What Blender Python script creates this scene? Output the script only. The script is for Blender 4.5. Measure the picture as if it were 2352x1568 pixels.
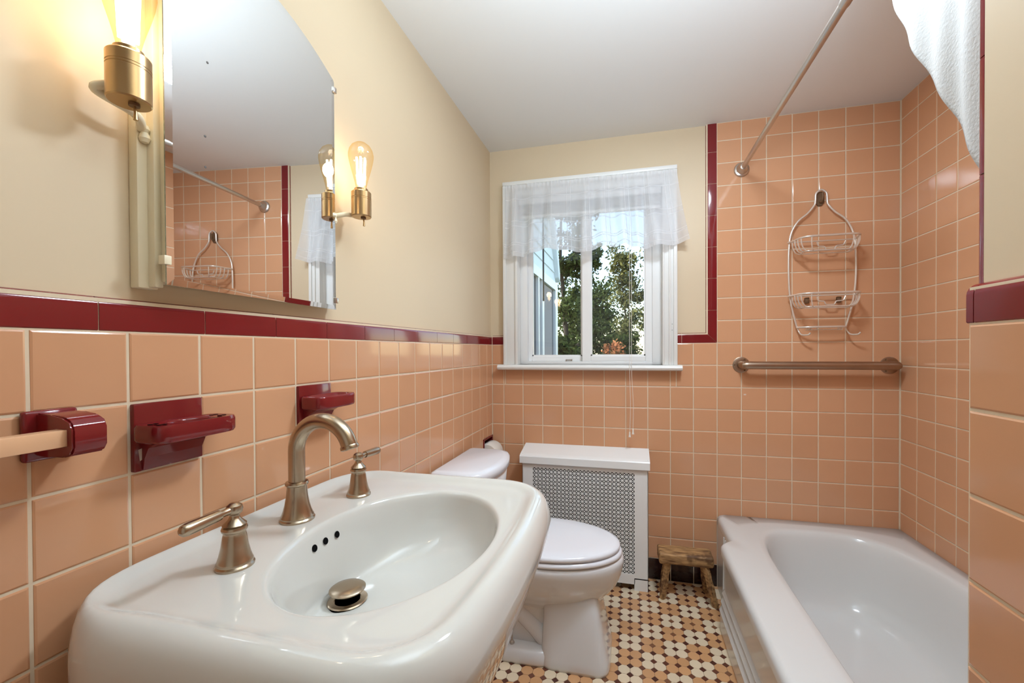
import bpy, bmesh, math, random
from mathutils import Vector, Matrix, noise
R = random.Random(7)
PI = math.pi
S = bpy.context.scene
COL = S.collection
for o in list(bpy.data.objects):
    bpy.data.objects.remove(o)

# ------------------------------------------------------------------ camera
cd = bpy.data.cameras.new('camera'); cam = bpy.data.objects.new('camera', cd); COL.objects.link(cam)
cd.sensor_width = 36.0; cd.lens = 14.618; cd.shift_x = -0.01655; cd.shift_y = 0.0123
cd.clip_start = 0.02; cd.clip_end = 300
FW = Vector((-0.2365, 0.9716, -0.0094)); RT = Vector((0.9716, 0.2365, -0.0051))
FW.normalize(); RT = (RT - FW*RT.dot(FW)).normalized(); UP = RT.cross(FW)
cam.matrix_world = Matrix(((RT.x, UP.x, -FW.x, 0.7471), (RT.y, UP.y, -FW.y, -2.2033), (RT.z, UP.z, -FW.z, 1.1734), (0, 0, 0, 1)))
S.camera = cam

# ------------------------------------------------------------------ world, sun, lights, exposure
W = bpy.data.worlds.new('sky'); S.world = W; W.use_nodes = True
nt = W.node_tree; nt.nodes.clear()
sky = nt.nodes.new('ShaderNodeTexSky'); sky.sky_type = 'NISHITA'; sky.sun_disc = False
sky.sun_elevation = math.radians(42); sky.sun_rotation = math.radians(250); sky.air_density = 1.2; sky.dust_density = 0.6
bg = nt.nodes.new('ShaderNodeBackground'); bg.inputs['Strength'].default_value = 0.5
wo = nt.nodes.new('ShaderNodeOutputWorld')
nt.links.new(sky.outputs[0], bg.inputs[0]); nt.links.new(bg.outputs[0], wo.inputs[0])

def lamp(name, kind, loc, energy, color=(1, 1, 1), **kw):
    l = bpy.data.lights.new(name, kind); l.energy = energy; l.color = color
    for k, v in kw.items(): setattr(l, k, v)
    o = bpy.data.objects.new(name, l); COL.objects.link(o); o.location = loc
    return o
sun = lamp('sun', 'SUN', (-20, 0, 30), 6.0, (1.0, 0.93, 0.82), angle=0.009)
sun.rotation_euler = Vector((0.74, 0.18, -0.65)).to_track_quat('-Z', 'Y').to_euler()
CEIL_Z = 2.278
# the photographer's flash bounced off the white ceiling, and an unseen ceiling lamp added as fill (housing built below)
bounce = lamp('bounced_flash', 'AREA', (0.82, -1.92, 1.70), 18, (0.68, 0.85, 1.0), shape='RECTANGLE', size=0.5, size_y=0.5, spread=math.radians(125))
bounce.rotation_euler = Vector((0.02, 0.62, 1)).to_track_quat('-Z', 'Y').to_euler()
CEIL_FILL = (1.06, -1.02, CEIL_Z-0.032)
ceil_l = lamp('ceiling_fill_light', 'AREA', CEIL_FILL, 16.5, (0.76, 0.88, 1.0), shape='DISK', size=0.26)

S.view_settings.view_transform = 'Standard'
try: S.view_settings.look = 'None'
except Exception: pass
S.view_settings.gamma = 1.0; S.view_settings.use_curve_mapping = False
S.view_settings.exposure = 0.20

# ------------------------------------------------------------------ materials
def lin(c):
    return tuple(((v/255)/12.92 if v/255 <= 0.04045 else ((v/255+0.055)/1.055)**2.4) for v in c)
def mat(name, col, rough=0.5, metal=0.0, spec=0.5, coat=0.0, bump=None, vary=0.0, mottle=None, emit=None, trans=None):
    m = bpy.data.materials.new(name); m.use_nodes = True; n = m.node_tree; b = n.nodes['Principled BSDF']
    c = lin(col) if max(col) > 1.0 else col
    b.inputs['Base Color'].default_value = (*c, 1); b.inputs['Roughness'].default_value = rough
    b.inputs['Metallic'].default_value = metal; b.inputs['Specular IOR Level'].default_value = spec
    b.inputs['Coat Weight'].default_value = coat; b.inputs['Coat Roughness'].default_value = 0.03
    src = None
    if mottle or bump:
        tc = n.nodes.new('ShaderNodeTexCoord')
    if mottle:
        sc, amt = mottle
        t = n.nodes.new('ShaderNodeTexNoise'); t.inputs['Scale'].default_value = sc; t.inputs['Detail'].default_value = 4
        n.links.new(tc.outputs['Object'], t.inputs['Vector'])
        mp = n.nodes.new('ShaderNodeMapRange'); mp.inputs['To Min'].default_value = 1-amt; mp.inputs['To Max'].default_value = 1+amt
        n.links.new(t.outputs['Fac'], mp.inputs['Value']); src = mp.outputs[0]
    if vary:
        oi = n.nodes.new('ShaderNodeObjectInfo')
        mp2 = n.nodes.new('ShaderNodeMapRange'); mp2.inputs['To Min'].default_value = 1-vary; mp2.inputs['To Max'].default_value = 1+vary
        n.links.new(oi.outputs['Random'], mp2.inputs['Value'])
        if src:
            mu = n.nodes.new('ShaderNodeMath'); mu.operation = 'MULTIPLY'
            n.links.new(src, mu.inputs[0]); n.links.new(mp2.outputs[0], mu.inputs[1]); src = mu.outputs[0]
        else: src = mp2.outputs[0]
    if src:
        mx = n.nodes.new('ShaderNodeVectorMath'); mx.operation = 'SCALE'; mx.inputs[0].default_value = c
        n.links.new(src, mx.inputs['Scale']); n.links.new(mx.outputs[0], b.inputs['Base Color'])
    if bump:
        sc, st, dist = bump
        t = n.nodes.new('ShaderNodeTexNoise'); t.inputs['Scale'].default_value = sc; t.inputs['Detail'].default_value = 3
        n.links.new(tc.outputs['Object'], t.inputs['Vector'])
        bp = n.nodes.new('ShaderNodeBump'); bp.inputs['Strength'].default_value = st; bp.inputs['Distance'].default_value = dist
        n.links.new(t.outputs['Fac'], bp.inputs['Height']); n.links.new(bp.outputs[0], b.inputs['Normal'])
    if emit:
        b.inputs['Emission Color'].default_value = (*emit[0], 1); b.inputs['Emission Strength'].default_value = emit[1]
    return m
def shader_mat(name, build):
    m = bpy.data.materials.new(name); m.use_nodes = True; n = m.node_tree; n.nodes.clear()
    out = n.nodes.new('ShaderNodeOutputMaterial'); n.links.new(build(n), out.inputs['Surface']); return m
def glassy(tint, ior, rough=0.0):
    def f(n):
        tr = n.nodes.new('ShaderNodeBsdfTransparent'); tr.inputs[0].default_value = (*tint, 1)
        gl = n.nodes.new('ShaderNodeBsdfGlossy'); gl.inputs['Roughness'].default_value = rough
        fr = n.nodes.new('ShaderNodeFresnel'); fr.inputs['IOR'].default_value = ior
        mx = n.nodes.new('ShaderNodeMixShader'); n.links.new(fr.outputs[0], mx.inputs[0])
        n.links.new(tr.outputs[0], mx.inputs[1]); n.links.new(gl.outputs[0], mx.inputs[2]); return mx.outputs[0]
    return f

M = {}
M['paint'] = mat('wall_paint', (216, 196, 165), 0.55, bump=(60, 0.05, 0.002), mottle=(3, 0.02))
M['ceil'] = mat('ceiling_paint', (226, 224, 220), 0.7, bump=(40, 0.08, 0.002))
M['peach'] = mat('peach_glaze', (210, 157, 119), 0.10, spec=0.5, vary=0.035, mottle=(9, 0.03), bump=(11, 0.05, 0.004))
M['grout'] = mat('grout', (222, 203, 176), 0.8, mottle=(25, 0.10))
M['burg'] = mat('burgundy_glaze', (122, 30, 33), 0.09, vary=0.06, mottle=(14, 0.06), bump=(12, 0.05, 0.004))
M['base'] = mat('black_base_glaze', (44, 24, 22), 0.12, mottle=(20, 0.2))
M['porc'] = mat('porcelain', (209, 206, 199), 0.07, coat=0.3)
M['porc2'] = mat('toilet_china', (226, 227, 228), 0.07, coat=0.3)
M['seat'] = mat('seat_plastic', (236, 238, 244), 0.16)
M['tub'] = mat('tub_enamel', (217, 216, 213), 0.16, mottle=(6, 0.012))
M['nickel'] = mat('brushed_nickel', (178, 160, 138), 0.27, metal=1.0, bump=(120, 0.03, 0.001))
M['steel'] = mat('satin_steel', (200, 192, 184), 0.30, metal=1.0, bump=(150, 0.03, 0.001))
M['bar'] = mat('worn_steel', (168, 146, 126), 0.36, metal=1.0, mottle=(14, 0.16))
M['rust'] = mat('rusty_hook', (120, 92, 66), 0.6, metal=0.4, mottle=(90, 0.35))
M['wire'] = mat('caddy_wire', (232, 224, 214), 0.32, metal=0.6)
M['white'] = mat('white_gloss_paint', (232, 231, 227), 0.30)
M['vinyl'] = mat('white_vinyl', (238, 238, 237), 0.30)
M['rad'] = mat('radiator_enamel', (240, 240, 238), 0.30)
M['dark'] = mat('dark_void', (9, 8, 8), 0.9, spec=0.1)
M['black'] = mat('black_metal', (22, 19, 18), 0.4)
M['cream'] = mat('cream_gloss_paint', (240, 228, 198), 0.35, mottle=(20, 0.03))
M['barwood'] = mat('peach_bar', (226, 178, 138), 0.3)
M['paper'] = mat('tissue_paper', (232, 226, 216), 0.9, bump=(80, 0.2, 0.002))
M['card'] = mat('cardboard', (160, 125, 90), 0.9)
M['brass'] = mat('aged_socket', (190, 160, 118), 0.30, metal=1.0, bump=(100, 0.03, 0.001))
M['mirror'] = mat('mirror_silver', (0.86, 0.87, 0.87), 0.01, metal=1.0)
M['mirror_edge'] = mat('mirror_edge', (150, 158, 150), 0.15, metal=0.9, mottle=(60, 0.5))
M['spot'] = mat('mirror_spot', (92, 90, 88), 0.6)
M['chip'] = mat('chipped_glaze', (214, 196, 182), 0.6)
M['glass'] = shader_mat('window_glass', glassy((0.97, 0.985, 0.98), 1.5))
M['globe'] = shader_mat('clear_globe_glass', glassy((0.99, 0.99, 0.99), 1.05))
def amber(n):
    lw = n.nodes.new('ShaderNodeLayerWeight'); lw.inputs['Blend'].default_value = 0.5
    cr = n.nodes.new('ShaderNodeValToRGB'); e = cr.color_ramp.elements; e[0].color = (1.0, 0.95, 0.85, 1); e[1].color = (0.98, 0.84, 0.60, 1)
    n.links.new(lw.outputs['Facing'], cr.inputs[0])
    tr = n.nodes.new('ShaderNodeBsdfTransparent'); n.links.new(cr.outputs[0], tr.inputs[0])
    gl = n.nodes.new('ShaderNodeBsdfGlossy'); gl.inputs['Roughness'].default_value = 0.02
    mx = n.nodes.new('ShaderNodeMixShader'); mx.inputs[0].default_value = 0.05
    n.links.new(tr.outputs[0], mx.inputs[1]); n.links.new(gl.outputs[0], mx.inputs[2]); return mx.outputs[0]
M['bulbglass'] = shader_mat('amber_bulb_glass', amber)
M['fil'] = mat('filament', (255, 200, 120), 0.5, emit=((1.0, 0.84, 0.60), 9.0))
M['stem'] = mat('bulb_core', (255, 230, 190), 0.5, emit=((1.0, 0.88, 0.68), 4.0))
M['siding'] = mat('vinyl_siding', (222, 228, 232), 0.6)
M['bark'] = mat('bark', (60, 50, 42), 0.9, mottle=(12, 0.3))
M['grass'] = mat('lawn', (70, 88, 42), 0.95, mottle=(3, 0.3))
M['curtain'] = mat('shower_cloth', (186, 184, 180), 0.85, bump=(220, 0.4, 0.002))
M['housecurt'] = mat('drape', (150, 142, 140), 0.9)
M['darkglass'] = mat('dark_pane', (46, 46, 50), 0.06)
M['cord'] = mat('cord', (236, 230, 220), 0.7)

def wood():
    m = bpy.data.materials.new('worn_wood'); m.use_nodes = True; n = m.node_tree; b = n.nodes['Principled BSDF']
    tc = n.nodes.new('ShaderNodeTexCoord'); mp = n.nodes.new('ShaderNodeMapping'); mp.inputs['Scale'].default_value = (7, 40, 40)
    t = n.nodes.new('ShaderNodeTexNoise'); t.inputs['Scale'].default_value = 2.2; t.inputs['Detail'].default_value = 8
    t2 = n.nodes.new('ShaderNodeTexNoise'); t2.inputs['Scale'].default_value = 13; t2.inputs['Detail'].default_value = 5
    cr = n.nodes.new('ShaderNodeValToRGB'); e = cr.color_ramp.elements
    e[0].position = 0.30; e[0].color = (*lin((96, 62, 36)), 1); e[1].position = 0.70; e[1].color = (*lin((206, 162, 108)), 1)
    cr2 = n.nodes.new('ShaderNodeValToRGB'); e = cr2.color_ramp.elements
    e[0].position = 0.56; e[0].color = (0, 0, 0, 1); e[1].position = 0.64; e[1].color = (0.75, 0.75, 0.75, 1)
    mx = n.nodes.new('ShaderNodeMix'); mx.data_type = 'RGBA'; mx.inputs['B'].default_value = (*lin((84, 54, 34)), 1)
    bp = n.nodes.new('ShaderNodeBump'); bp.inputs['Strength'].default_value = 0.6; bp.inputs['Distance'].default_value = 0.004
    L = n.links.new
    L(tc.outputs['Object'], mp.inputs[0]); L(mp.outputs[0], t.inputs['Vector']); L(tc.outputs['Object'], t2.inputs['Vector'])
    L(t.outputs['Fac'], cr.inputs[0]); L(t2.outputs['Fac'], cr2.inputs[0]); L(cr2.outputs[0], mx.inputs['Factor'])
    L(cr.outputs[0], mx.inputs['A']); L(mx.outputs['Result'], b.inputs['Base Color']); L(t.outputs['Fac'], bp.inputs['Height']); L(bp.outputs[0], b.inputs['Normal'])
    b.inputs['Roughness'].default_value = 0.65
    return m
M['wood'] = wood()
def leafmat(name, c1, c2):
    def f(n):
        ge = n.nodes.new('ShaderNodeNewGeometry')
        cr = n.nodes.new('ShaderNodeValToRGB'); e = cr.color_ramp.elements
        e[0].color = (*lin(c1), 1); e[1].color = (*lin(c2), 1)
        n.links.new(ge.outputs['Random Per Island'], cr.inputs[0])
        d = n.nodes.new('ShaderNodeBsdfDiffuse'); t = n.nodes.new('ShaderNodeBsdfTranslucent'); mx = n.nodes.new('ShaderNodeMixShader'); mx.inputs[0].default_value = 0.4
        n.links.new(cr.outputs[0], d.inputs[0]); n.links.new(cr.outputs[0], t.inputs[0])
        n.links.new(d.outputs[0], mx.inputs[1]); n.links.new(t.outputs[0], mx.inputs[2]); return mx.outputs[0]
    return shader_mat(name, f)
M['leaf1'] = leafmat('leaf_dark', (30, 42, 30), (96, 108, 60))
M['leaf2'] = leafmat('leaf_mid', (40, 52, 36), (150, 146, 92))
M['leaf3'] = leafmat('leaf_autumn', (92, 70, 44), (214, 140, 96))
def sheer():
    def f(n):
        uv = n.nodes.new('ShaderNodeUVMap'); sp = n.nodes.new('ShaderNodeSeparateXYZ'); n.links.new(uv.outputs[0], sp.inputs[0])
        def bands(sock, cells, lines, w):
            mu = n.nodes.new('ShaderNodeMath'); mu.operation = 'MULTIPLY'; mu.inputs[1].default_value = cells; n.links.new(sock, mu.inputs[0])
            fr = n.nodes.new('ShaderNodeMath'); fr.operation = 'FRACT'; n.links.new(mu.outputs[0], fr.inputs[0])
            acc = None
            for l in lines:
                cp = n.nodes.new('ShaderNodeMath'); cp.operation = 'COMPARE'; cp.inputs[1].default_value = l; cp.inputs[2].default_value = w
                n.links.new(fr.outputs[0], cp.inputs[0])
                if acc is None: acc = cp.outputs[0]
                else:
                    ad = n.nodes.new('ShaderNodeMath'); ad.operation = 'MAXIMUM'; n.links.new(acc, ad.inputs[0]); n.links.new(cp.outputs[0], ad.inputs[1]); acc = ad.outputs[0]
            return acc
        a = bands(sp.outputs['X'], 9, (0.40, 0.60), 0.018); b_ = bands(sp.outputs['Y'], 1, (0.06, 0.16, 0.19, 0.42, 0.49, 0.80), 0.007)
        mxm = n.nodes.new('ShaderNodeMath'); mxm.operation = 'MAXIMUM'; n.links.new(a, mxm.inputs[0]); n.links.new(b_, mxm.inputs[1])
        mr = n.nodes.new('ShaderNodeMapRange'); mr.inputs['To Min'].default_value = 0.70; mr.inputs['To Max'].default_value = 0.90
        n.links.new(mxm.outputs[0], mr.inputs['Value'])
        tr = n.nodes.new('ShaderNodeBsdfTransparent')
        d = n.nodes.new('ShaderNodeBsdfDiffuse'); d.inputs[0].default_value = (0.93, 0.93, 0.94, 1)
        t = n.nodes.new('ShaderNodeBsdfTranslucent'); t.inputs[0].default_value = (0.88, 0.89, 0.92, 1)
        m1 = n.nodes.new('ShaderNodeMixShader'); m1.inputs[0].default_value = 0.5; n.links.new(d.outputs[0], m1.inputs[1]); n.links.new(t.outputs[0], m1.inputs[2])
        m2 = n.nodes.new('ShaderNodeMixShader'); n.links.new(mr.outputs[0], m2.inputs[0]); n.links.new(tr.outputs[0], m2.inputs[1]); n.links.new(m1.outputs[0], m2.inputs[2])
        return m2.outputs[0]
    return shader_mat('sheer_plaid', f)
M['sheer'] = sheer()
M['oct_w'] = mat('white_octagon', (226, 206, 176), 0.22, mottle=(30, 0.03), vary=0.05)
M['oct_t'] = mat('tan_octagon', (206, 156, 110), 0.22, mottle=(30, 0.03), vary=0.06)
M['dots'] = [mat('brown_dot', c, 0.25) for c in ((92, 52, 40), (108, 64, 48), (80, 44, 36), (128, 86, 62))]
M['fgrout'] = mat('floor_grout', (120, 92, 70), 0.9, mottle=(30, 0.1))

# ------------------------------------------------------------------ object helpers
ORG = {}
def org(p): return ORG.get(p.name, Vector((0, 0, 0))) if p else Vector((0, 0, 0))
def link(o, parent, origin):
    COL.objects.link(o); ORG[o.name] = Vector(origin)
    if parent: o.parent = parent
    o.location = Vector(origin) - org(parent)
    return o
def tag(o, label, cat, group=None, kind=None):
    o['label'] = label; o['category'] = cat
    if group: o['group'] = group
    if kind: o['kind'] = kind
    return o
def thing(name, loc, label, cat, group=None, kind=None):
    o = bpy.data.objects.new(name, None); o.empty_display_size = 0.05
    link(o, None, loc); return tag(o, label, cat, group, kind)
def mesh(name, verts, faces, m, parent=None, smooth=False, origin=None, auto=None):
    vs = [Vector(v) for v in verts]
    if origin is None:
        if parent is not None: origin = sum(vs, Vector())/len(vs)
        else: origin = Vector((0, 0, 0))
    origin = Vector(origin)
    me = bpy.data.meshes.new(name); me.from_pydata([v-origin for v in vs], [], faces); me.validate(); me.update()
    ms = m if isinstance(m, list) else [m]
    for k in ms: me.materials.append(k)
    if smooth:
        for p in me.polygons: p.use_smooth = True
        if auto: 
            me.shade_smooth(); me.set_sharp_from_angle(angle=math.radians(auto))
    o = bpy.data.objects.new(name, me); return link(o, parent, origin)
def from_bm(name, bm, m, parent=None, smooth=False, origin=None, auto=None):
    bmesh.ops.recalc_face_normals(bm, faces=bm.faces)
    bm.verts.ensure_lookup_table(); bm.verts.index_update()
    vs = [v.co.copy() for v in bm.verts]; fs = [[v.index for v in f.verts] for f in bm.faces]; bm.free()
    return mesh(name, vs, fs, m, parent, smooth, origin, auto)
def bm_box(bm, lo, hi, bev=0, seg=2):
    lo, hi = Vector(lo), Vector(hi); c = (lo+hi)/2; s = hi-lo
    r = bmesh.ops.create_cube(bm, size=1.0); vs = r['verts']
    for v in vs: v.co = Vector((v.co.x*s.x, v.co.y*s.y, v.co.z*s.z)) + c
    if bev:
        es = list({e for v in vs for e in v.link_edges})
        bmesh.ops.bevel(bm, geom=es, offset=bev, segments=seg, affect='EDGES', profile=0.5)
def box(name, lo, hi, m, parent=None, bev=0, seg=2):
    bm = bmesh.new(); bm_box(bm, lo, hi, bev, seg); return from_bm(name, bm, m, parent, smooth=bool(bev), auto=40 if bev else None)
def boxes(name, lst, m, parent=None, bev=0):
    bm = bmesh.new()
    for lo, hi in lst: bm_box(bm, lo, hi, bev)
    return from_bm(name, bm, m, parent)
def bm_tube(bm, pts, r, seg=10, closed=False, flat=None):
    pts = [Vector(p) for p in pts]; n = len(pts); rs = r if isinstance(r, (list, tuple)) else [r]*n
    rings = []; nrm = None
    for i, p in enumerate(pts):
        if closed: t = pts[(i+1) % n]-pts[i-1]
        else: t = (pts[min(i+1, n-1)]-pts[max(i-1, 0)])
        t.normalize()
        if nrm is None:
            a = Vector((0, 0, 1)) if abs(t.z) < 0.9 else Vector((1, 0, 0)); nrm = (a-t*a.dot(t)).normalized()
        else:
            nrm = (nrm-t*nrm.dot(t)).normalized()
        b = t.cross(nrm)
        fl = flat or 1.0
        rings.append([bm.verts.new(p+(nrm*math.cos(2*PI*k/seg)+b*fl*math.sin(2*PI*k/seg))*rs[i]) for k in range(seg)])
    m_ = n if closed else n-1
    for i in range(m_):
        A, B = rings[i], rings[(i+1) % n]
        for k in range(seg): bm.faces.new((A[k], A[(k+1) % seg], B[(k+1) % seg], B[k]))
    if not closed: bm.faces.new(rings[0][::-1]); bm.faces.new(rings[-1])
def tube(name, pts, r, m, parent=None, seg=12, closed=False, flat=None):
    bm = bmesh.new(); bm_tube(bm, pts, r, seg, closed, flat); return from_bm(name, bm, m, parent, smooth=True, auto=50)
def catmull(pts, n=8, closed=False):
    pts = [Vector(p) for p in pts]; out = []; N = len(pts)
    for i in range(N if closed else N-1):
        g = (lambda k: pts[k % N]) if closed else (lambda k: pts[min(max(k, 0), N-1)])
        p0, p1, p2, p3 = g(i-1), g(i), g(i+1), g(i+2)
        for j in range(n):
            t = j/n; out.append(0.5*((2*p1)+(p2-p0)*t+(2*p0-5*p1+4*p2-p3)*t*t+(3*p1-p0-3*p2+p3)*t*t*t))
    if not closed: out.append(pts[-1])
    return out
def lathe(name, prof, loc, m, parent=None, seg=28, axis=(0, 0, 1), auto=35):
    ax = Vector(axis).normalized(); q = Vector((0, 0, 1)).rotation_difference(ax); loc = Vector(loc)
    vs = []; fs = []
    for r, z in prof:
        for k in range(seg):
            a = 2*PI*k/seg; vs.append(q @ Vector((r*math.cos(a), r*math.sin(a), z))+loc)
    for i in range(len(prof)-1):
        for k in range(seg):
            k2 = (k+1) % seg; fs.append((i*seg+k, i*seg+k2, (i+1)*seg+k2, (i+1)*seg+k))
    if prof[0][0] > 1e-5: fs.append(tuple(range(seg))[::-1])
    if prof[-1][0] > 1e-5: fs.append(tuple((len(prof)-1)*seg+k for k in range(seg)))
    bm = bmesh.new(); bv = [bm.verts.new(v) for v in vs]
    for f in fs: bm.faces.new([bv[i] for i in f])
    bmesh.ops.remove_doubles(bm, verts=bm.verts, dist=1e-6)
    return from_bm(name, bm, m, parent, smooth=True, auto=auto)
def loft(name, rings, m, parent=None, cap0=False, cap1=False, smooth=True, auto=None, flip=False):
    n = len(rings[0]); vs = [v for r in rings for v in r]; fs = []
    for i in range(len(rings)-1):
        for k in range(n):
            k2 = (k+1) % n; fs.append((i*n+k, i*n+k2, (i+1)*n+k2, (i+1)*n+k))
    if cap0: fs.append(tuple(range(n))[::-1])
    if cap1: fs.append(tuple((len(rings)-1)*n+k for k in range(n)))
    if flip: fs = [f[::-1] for f in fs]
    return mesh(name, vs, fs, m, parent, smooth, auto=auto)
def prism(name, poly, axis, a, b, m, parent=None, bev=0):
    """extrude a 2-D polygon along an axis ('x','y','z') from a to b"""
    def P(u, v, w): return {'x': (w, u, v), 'y': (u, w, v), 'z': (u, v, w)}[axis]
    bm = bmesh.new(); A = [bm.verts.new(P(u, v, a)) for u, v in poly]; B = [bm.verts.new(P(u, v, b)) for u, v in poly]
    bm.faces.new(A); bm.faces.new(B[::-1]); n = len(poly)
    for k in range(n): bm.faces.new((A[k], B[k], B[(k+1) % n], A[(k+1) % n]))
    if bev: bmesh.ops.bevel(bm, geom=list(bm.edges), offset=bev, segments=2, affect='EDGES')
    return from_bm(name, bm, m, parent, smooth=bool(bev), auto=40)

# ------------------------------------------------------------------ tile helpers
P = 0.1095; ZT = 11*P; CEIL = 2.278; WX = 1.9219; SX = 1.168; SY = -1.552; YB = -2.95; PL = 0.012
GAP = 0.0030
class Plane:
    def __init__(s, O, U, V): s.O, s.U, s.V = Vector(O), Vector(U), Vector(V); s.N = s.U.cross(s.V)
    def at(s, u, v, d=0): return s.O+s.U*u+s.V*v+s.N*d
    def rot(s): return Matrix((s.U, s.V, s.N)).transposed()
PLANES = dict(left=Plane((0, 0, 0), (0, 1, 0), (0, 0, 1)), back=Plane((0, 0, 0), (1, 0, 0), (0, 0, 1)),
              right=Plane((WX, 0, 0), (0, -1, 0), (0, 0, 1)), part=Plane((SX, SY, 0), (0, -1, 0), (0, 0, 1)),
              alcove=Plane((WX, SY+0.006, 0), (-1, 0, 0), (0, 0, 1)), floor=Plane((0, 0, 0), (1, 0, 0), (0, 1, 0)))
def pillow(w, h, t=0.006, b=0.0030):
    vs = []; rings = [(0, -t), (0, -b*0.9), (b*0.30, -b*0.30), (b, 0)]
    for ins, z in rings:
        x, y = w/2-ins, h/2-ins; vs += [(-x, -y, z), (x, -y, z), (x, y, z), (-x, y, z)]
    fs = []
    for i in range(3):
        for k in range(4): k2 = (k+1) % 4; fs.append((i*4+k, i*4+k2, i*4+4+k2, i*4+4+k))
    fs.append((12, 13, 14, 15)); return vs, fs
_tm = {}
def tile_mesh(w, h, m, name):
    key = (round(w, 4), round(h, 4), m.name)
    if key not in _tm:
        me = bpy.data.meshes.new(name); v, f = pillow(w, h); me.from_pydata(v, [], f); me.materials.append(m); _tm[key] = me
    return _tm[key]
def put(name, me, pl, u, v, parent, tilt=0.25, spin=0.0):
    o = bpy.data.objects.new(name, me); COL.objects.link(o); o.parent = parent
    o.location = pl.at(u, v)-org(parent)
    e = Matrix.Rotation(math.radians(R.gauss(0, tilt*0.6)), 3, 'X') @ Matrix.Rotation(math.radians(R.gauss(0, tilt*0.6)), 3, 'Y')
    o.rotation_euler = (pl.rot() @ e).to_euler(); return o
def subtract(r, h):
    u0, v0, u1, v1 = r; a0, b0, a1, b1 = h
    if a0 >= u1 or a1 <= u0 or b0 >= v1 or b1 <= v0: return [r]
    out = []
    if a0 > u0: out.append((u0, v0, a0, v1))
    if a1 < u1: out.append((a1, v0, u1, v1))
    m0, m1 = max(u0, a0), min(u1, a1)
    if b0 > v0: out.append((m0, v0, m1, b0))
    if b1 < v1: out.append((m0, b1, m1, v1))
    return out
def tiles(parent, pl, us, vs, holes=(), keep=None, m=None, name='tile'):
    m = m or M['peach']
    for i in range(len(us)-1):
        for j in range(len(vs)-1):
            rs = [(us[i], vs[j], us[i+1], vs[j+1])]
            for h in holes: rs = [x for r in rs for x in subtract(r, h)]
            for (u0, v0, u1, v1) in rs:
                if u1-u0 < 0.008 or v1-v0 < 0.008: continue
                if keep and not keep((u0+u1)/2, (v0+v1)/2): continue
                put(name, tile_mesh(u1-u0-GAP, v1-v0-GAP, m, name), pl, (u0+u1)/2, (v0+v1)/2, parent)
def joints(a, b, phase):
    """joint positions between a<b at phase + k*P, with the cut ends"""
    k = math.ceil((a-phase)/P+1e-6); out = [a]
    while phase+k*P < b-1e-6: out.append(phase+k*P); k += 1
    out.append(b); return out
BULL = [(0.0006, -0.010), (0.0006, -0.0015), (0.002, 0), (0.036, 0)]+[(0.036+0.0155*math.sin(a), -0.0155+0.0155*math.cos(a)) for a in (0.3, 0.6, 0.9, 1.2, 1.5)]
def trim(parent, pl, u0, u1, v0=0.0, a0=0, a1=0, name='trim_tile', prof=BULL, m=None, g=0.0016):
    vs = []; fs = []; n = len(prof)
    for (v, d) in prof: vs.append(pl.at(u0+g/2+a0*v, v0+v, d))
    for (v, d) in prof: vs.append(pl.at(u1-g/2+a1*v, v0+v, d))
    for k in range(n-1): fs.append((k, n+k, n+k+1, k+1))
    fs.append(tuple(range(n))); fs.append(tuple(range(2*n-1, n-1, -1)))
    return mesh(name, vs, fs, m or M['burg'], parent, smooth=True, auto=30)

# ------------------------------------------------------------------ room shell
def structure(o, label, cat): return tag(o, label, cat, kind='structure')
NICHE = (-0.150, 0.555, -0.006, 0.706)      # recess for the paper roll: y0,z0,y1,z1
def wall_boxes(x0, x1, y0, y1, z0, z1, hole):      # hole in (y,z)
    a, b, c, d = hole
    return [((x0, y0, z0), (x1, a, z1)), ((x0, c, z0), (x1, y1, z1)), ((x0, a, z0), (x1, c, b)), ((x0, a, d), (x1, c, z1))]
wl = structure(boxes('wall_left', wall_boxes(-0.14, -PL, YB-0.1, 0.16, 0, CEIL, NICHE), M['paint']), 'beige painted left wall with peach tile wainscot behind the sink', 'wall')
boxes('grout_bed', wall_boxes(-PL, -0.0016, YB, 0, 0, ZT+0.048, NICHE), M['grout'], wl)
WIN = (0.150, 1.095, 0.910, 2.005)
def back_boxes(y0, y1, x0, x1, z0, z1):
    a, b, c, d = WIN
    return [((x0, y0, z0), (a, y1, z1)), ((c, y0, z0), (x1, y1, z1)), ((a, y0, z0), (c, y1, b)), ((a, y0, d), (c, y1, z1))]
wb = structure(boxes('wall_back', back_boxes(PL, 0.16, -0.14, WX+0.12, 0, CEIL), M['paint']), 'back wall with the window, beige paint above peach tiles', 'wall')
boxes('grout_bed', [((0, 0.0016, 0), (0.150, PL, ZT+0.048)), ((0.910, 0.0016, 0), (1.113, PL, ZT+0.048)), ((0.150, 0.0016, 0), (0.910, PL, 1.095)), ((1.113, 0.0016, 0), (WX, PL, CEIL))], M['grout'], wb)
wr = structure(box('wall_right', (WX+PL, SY-0.1, 0), (WX+0.12, 0.16, CEIL), M['paint']), 'peach tiled right wall above the bathtub', 'wall')
box('grout_bed', (WX+0.0016, SY, 0), (WX+PL, 0.0, CEIL), M['grout'], wr)
wp = structure(box('wall_partition', (SX+PL, YB, 0), (WX+0.12, SY-0.006, CEIL), M['paint']), 'near right partition wall end with burgundy capped peach tiles', 'wall')
box('grout_bed', (SX+0.0016, YB, 0), (SX+PL, SY, ZT+0.046), M['grout'], wp)
box('grout_bed', (SX+0.016, SY-0.006, 0), (WX, SY+0.0042, CEIL), M['grout'], wp)
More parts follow.
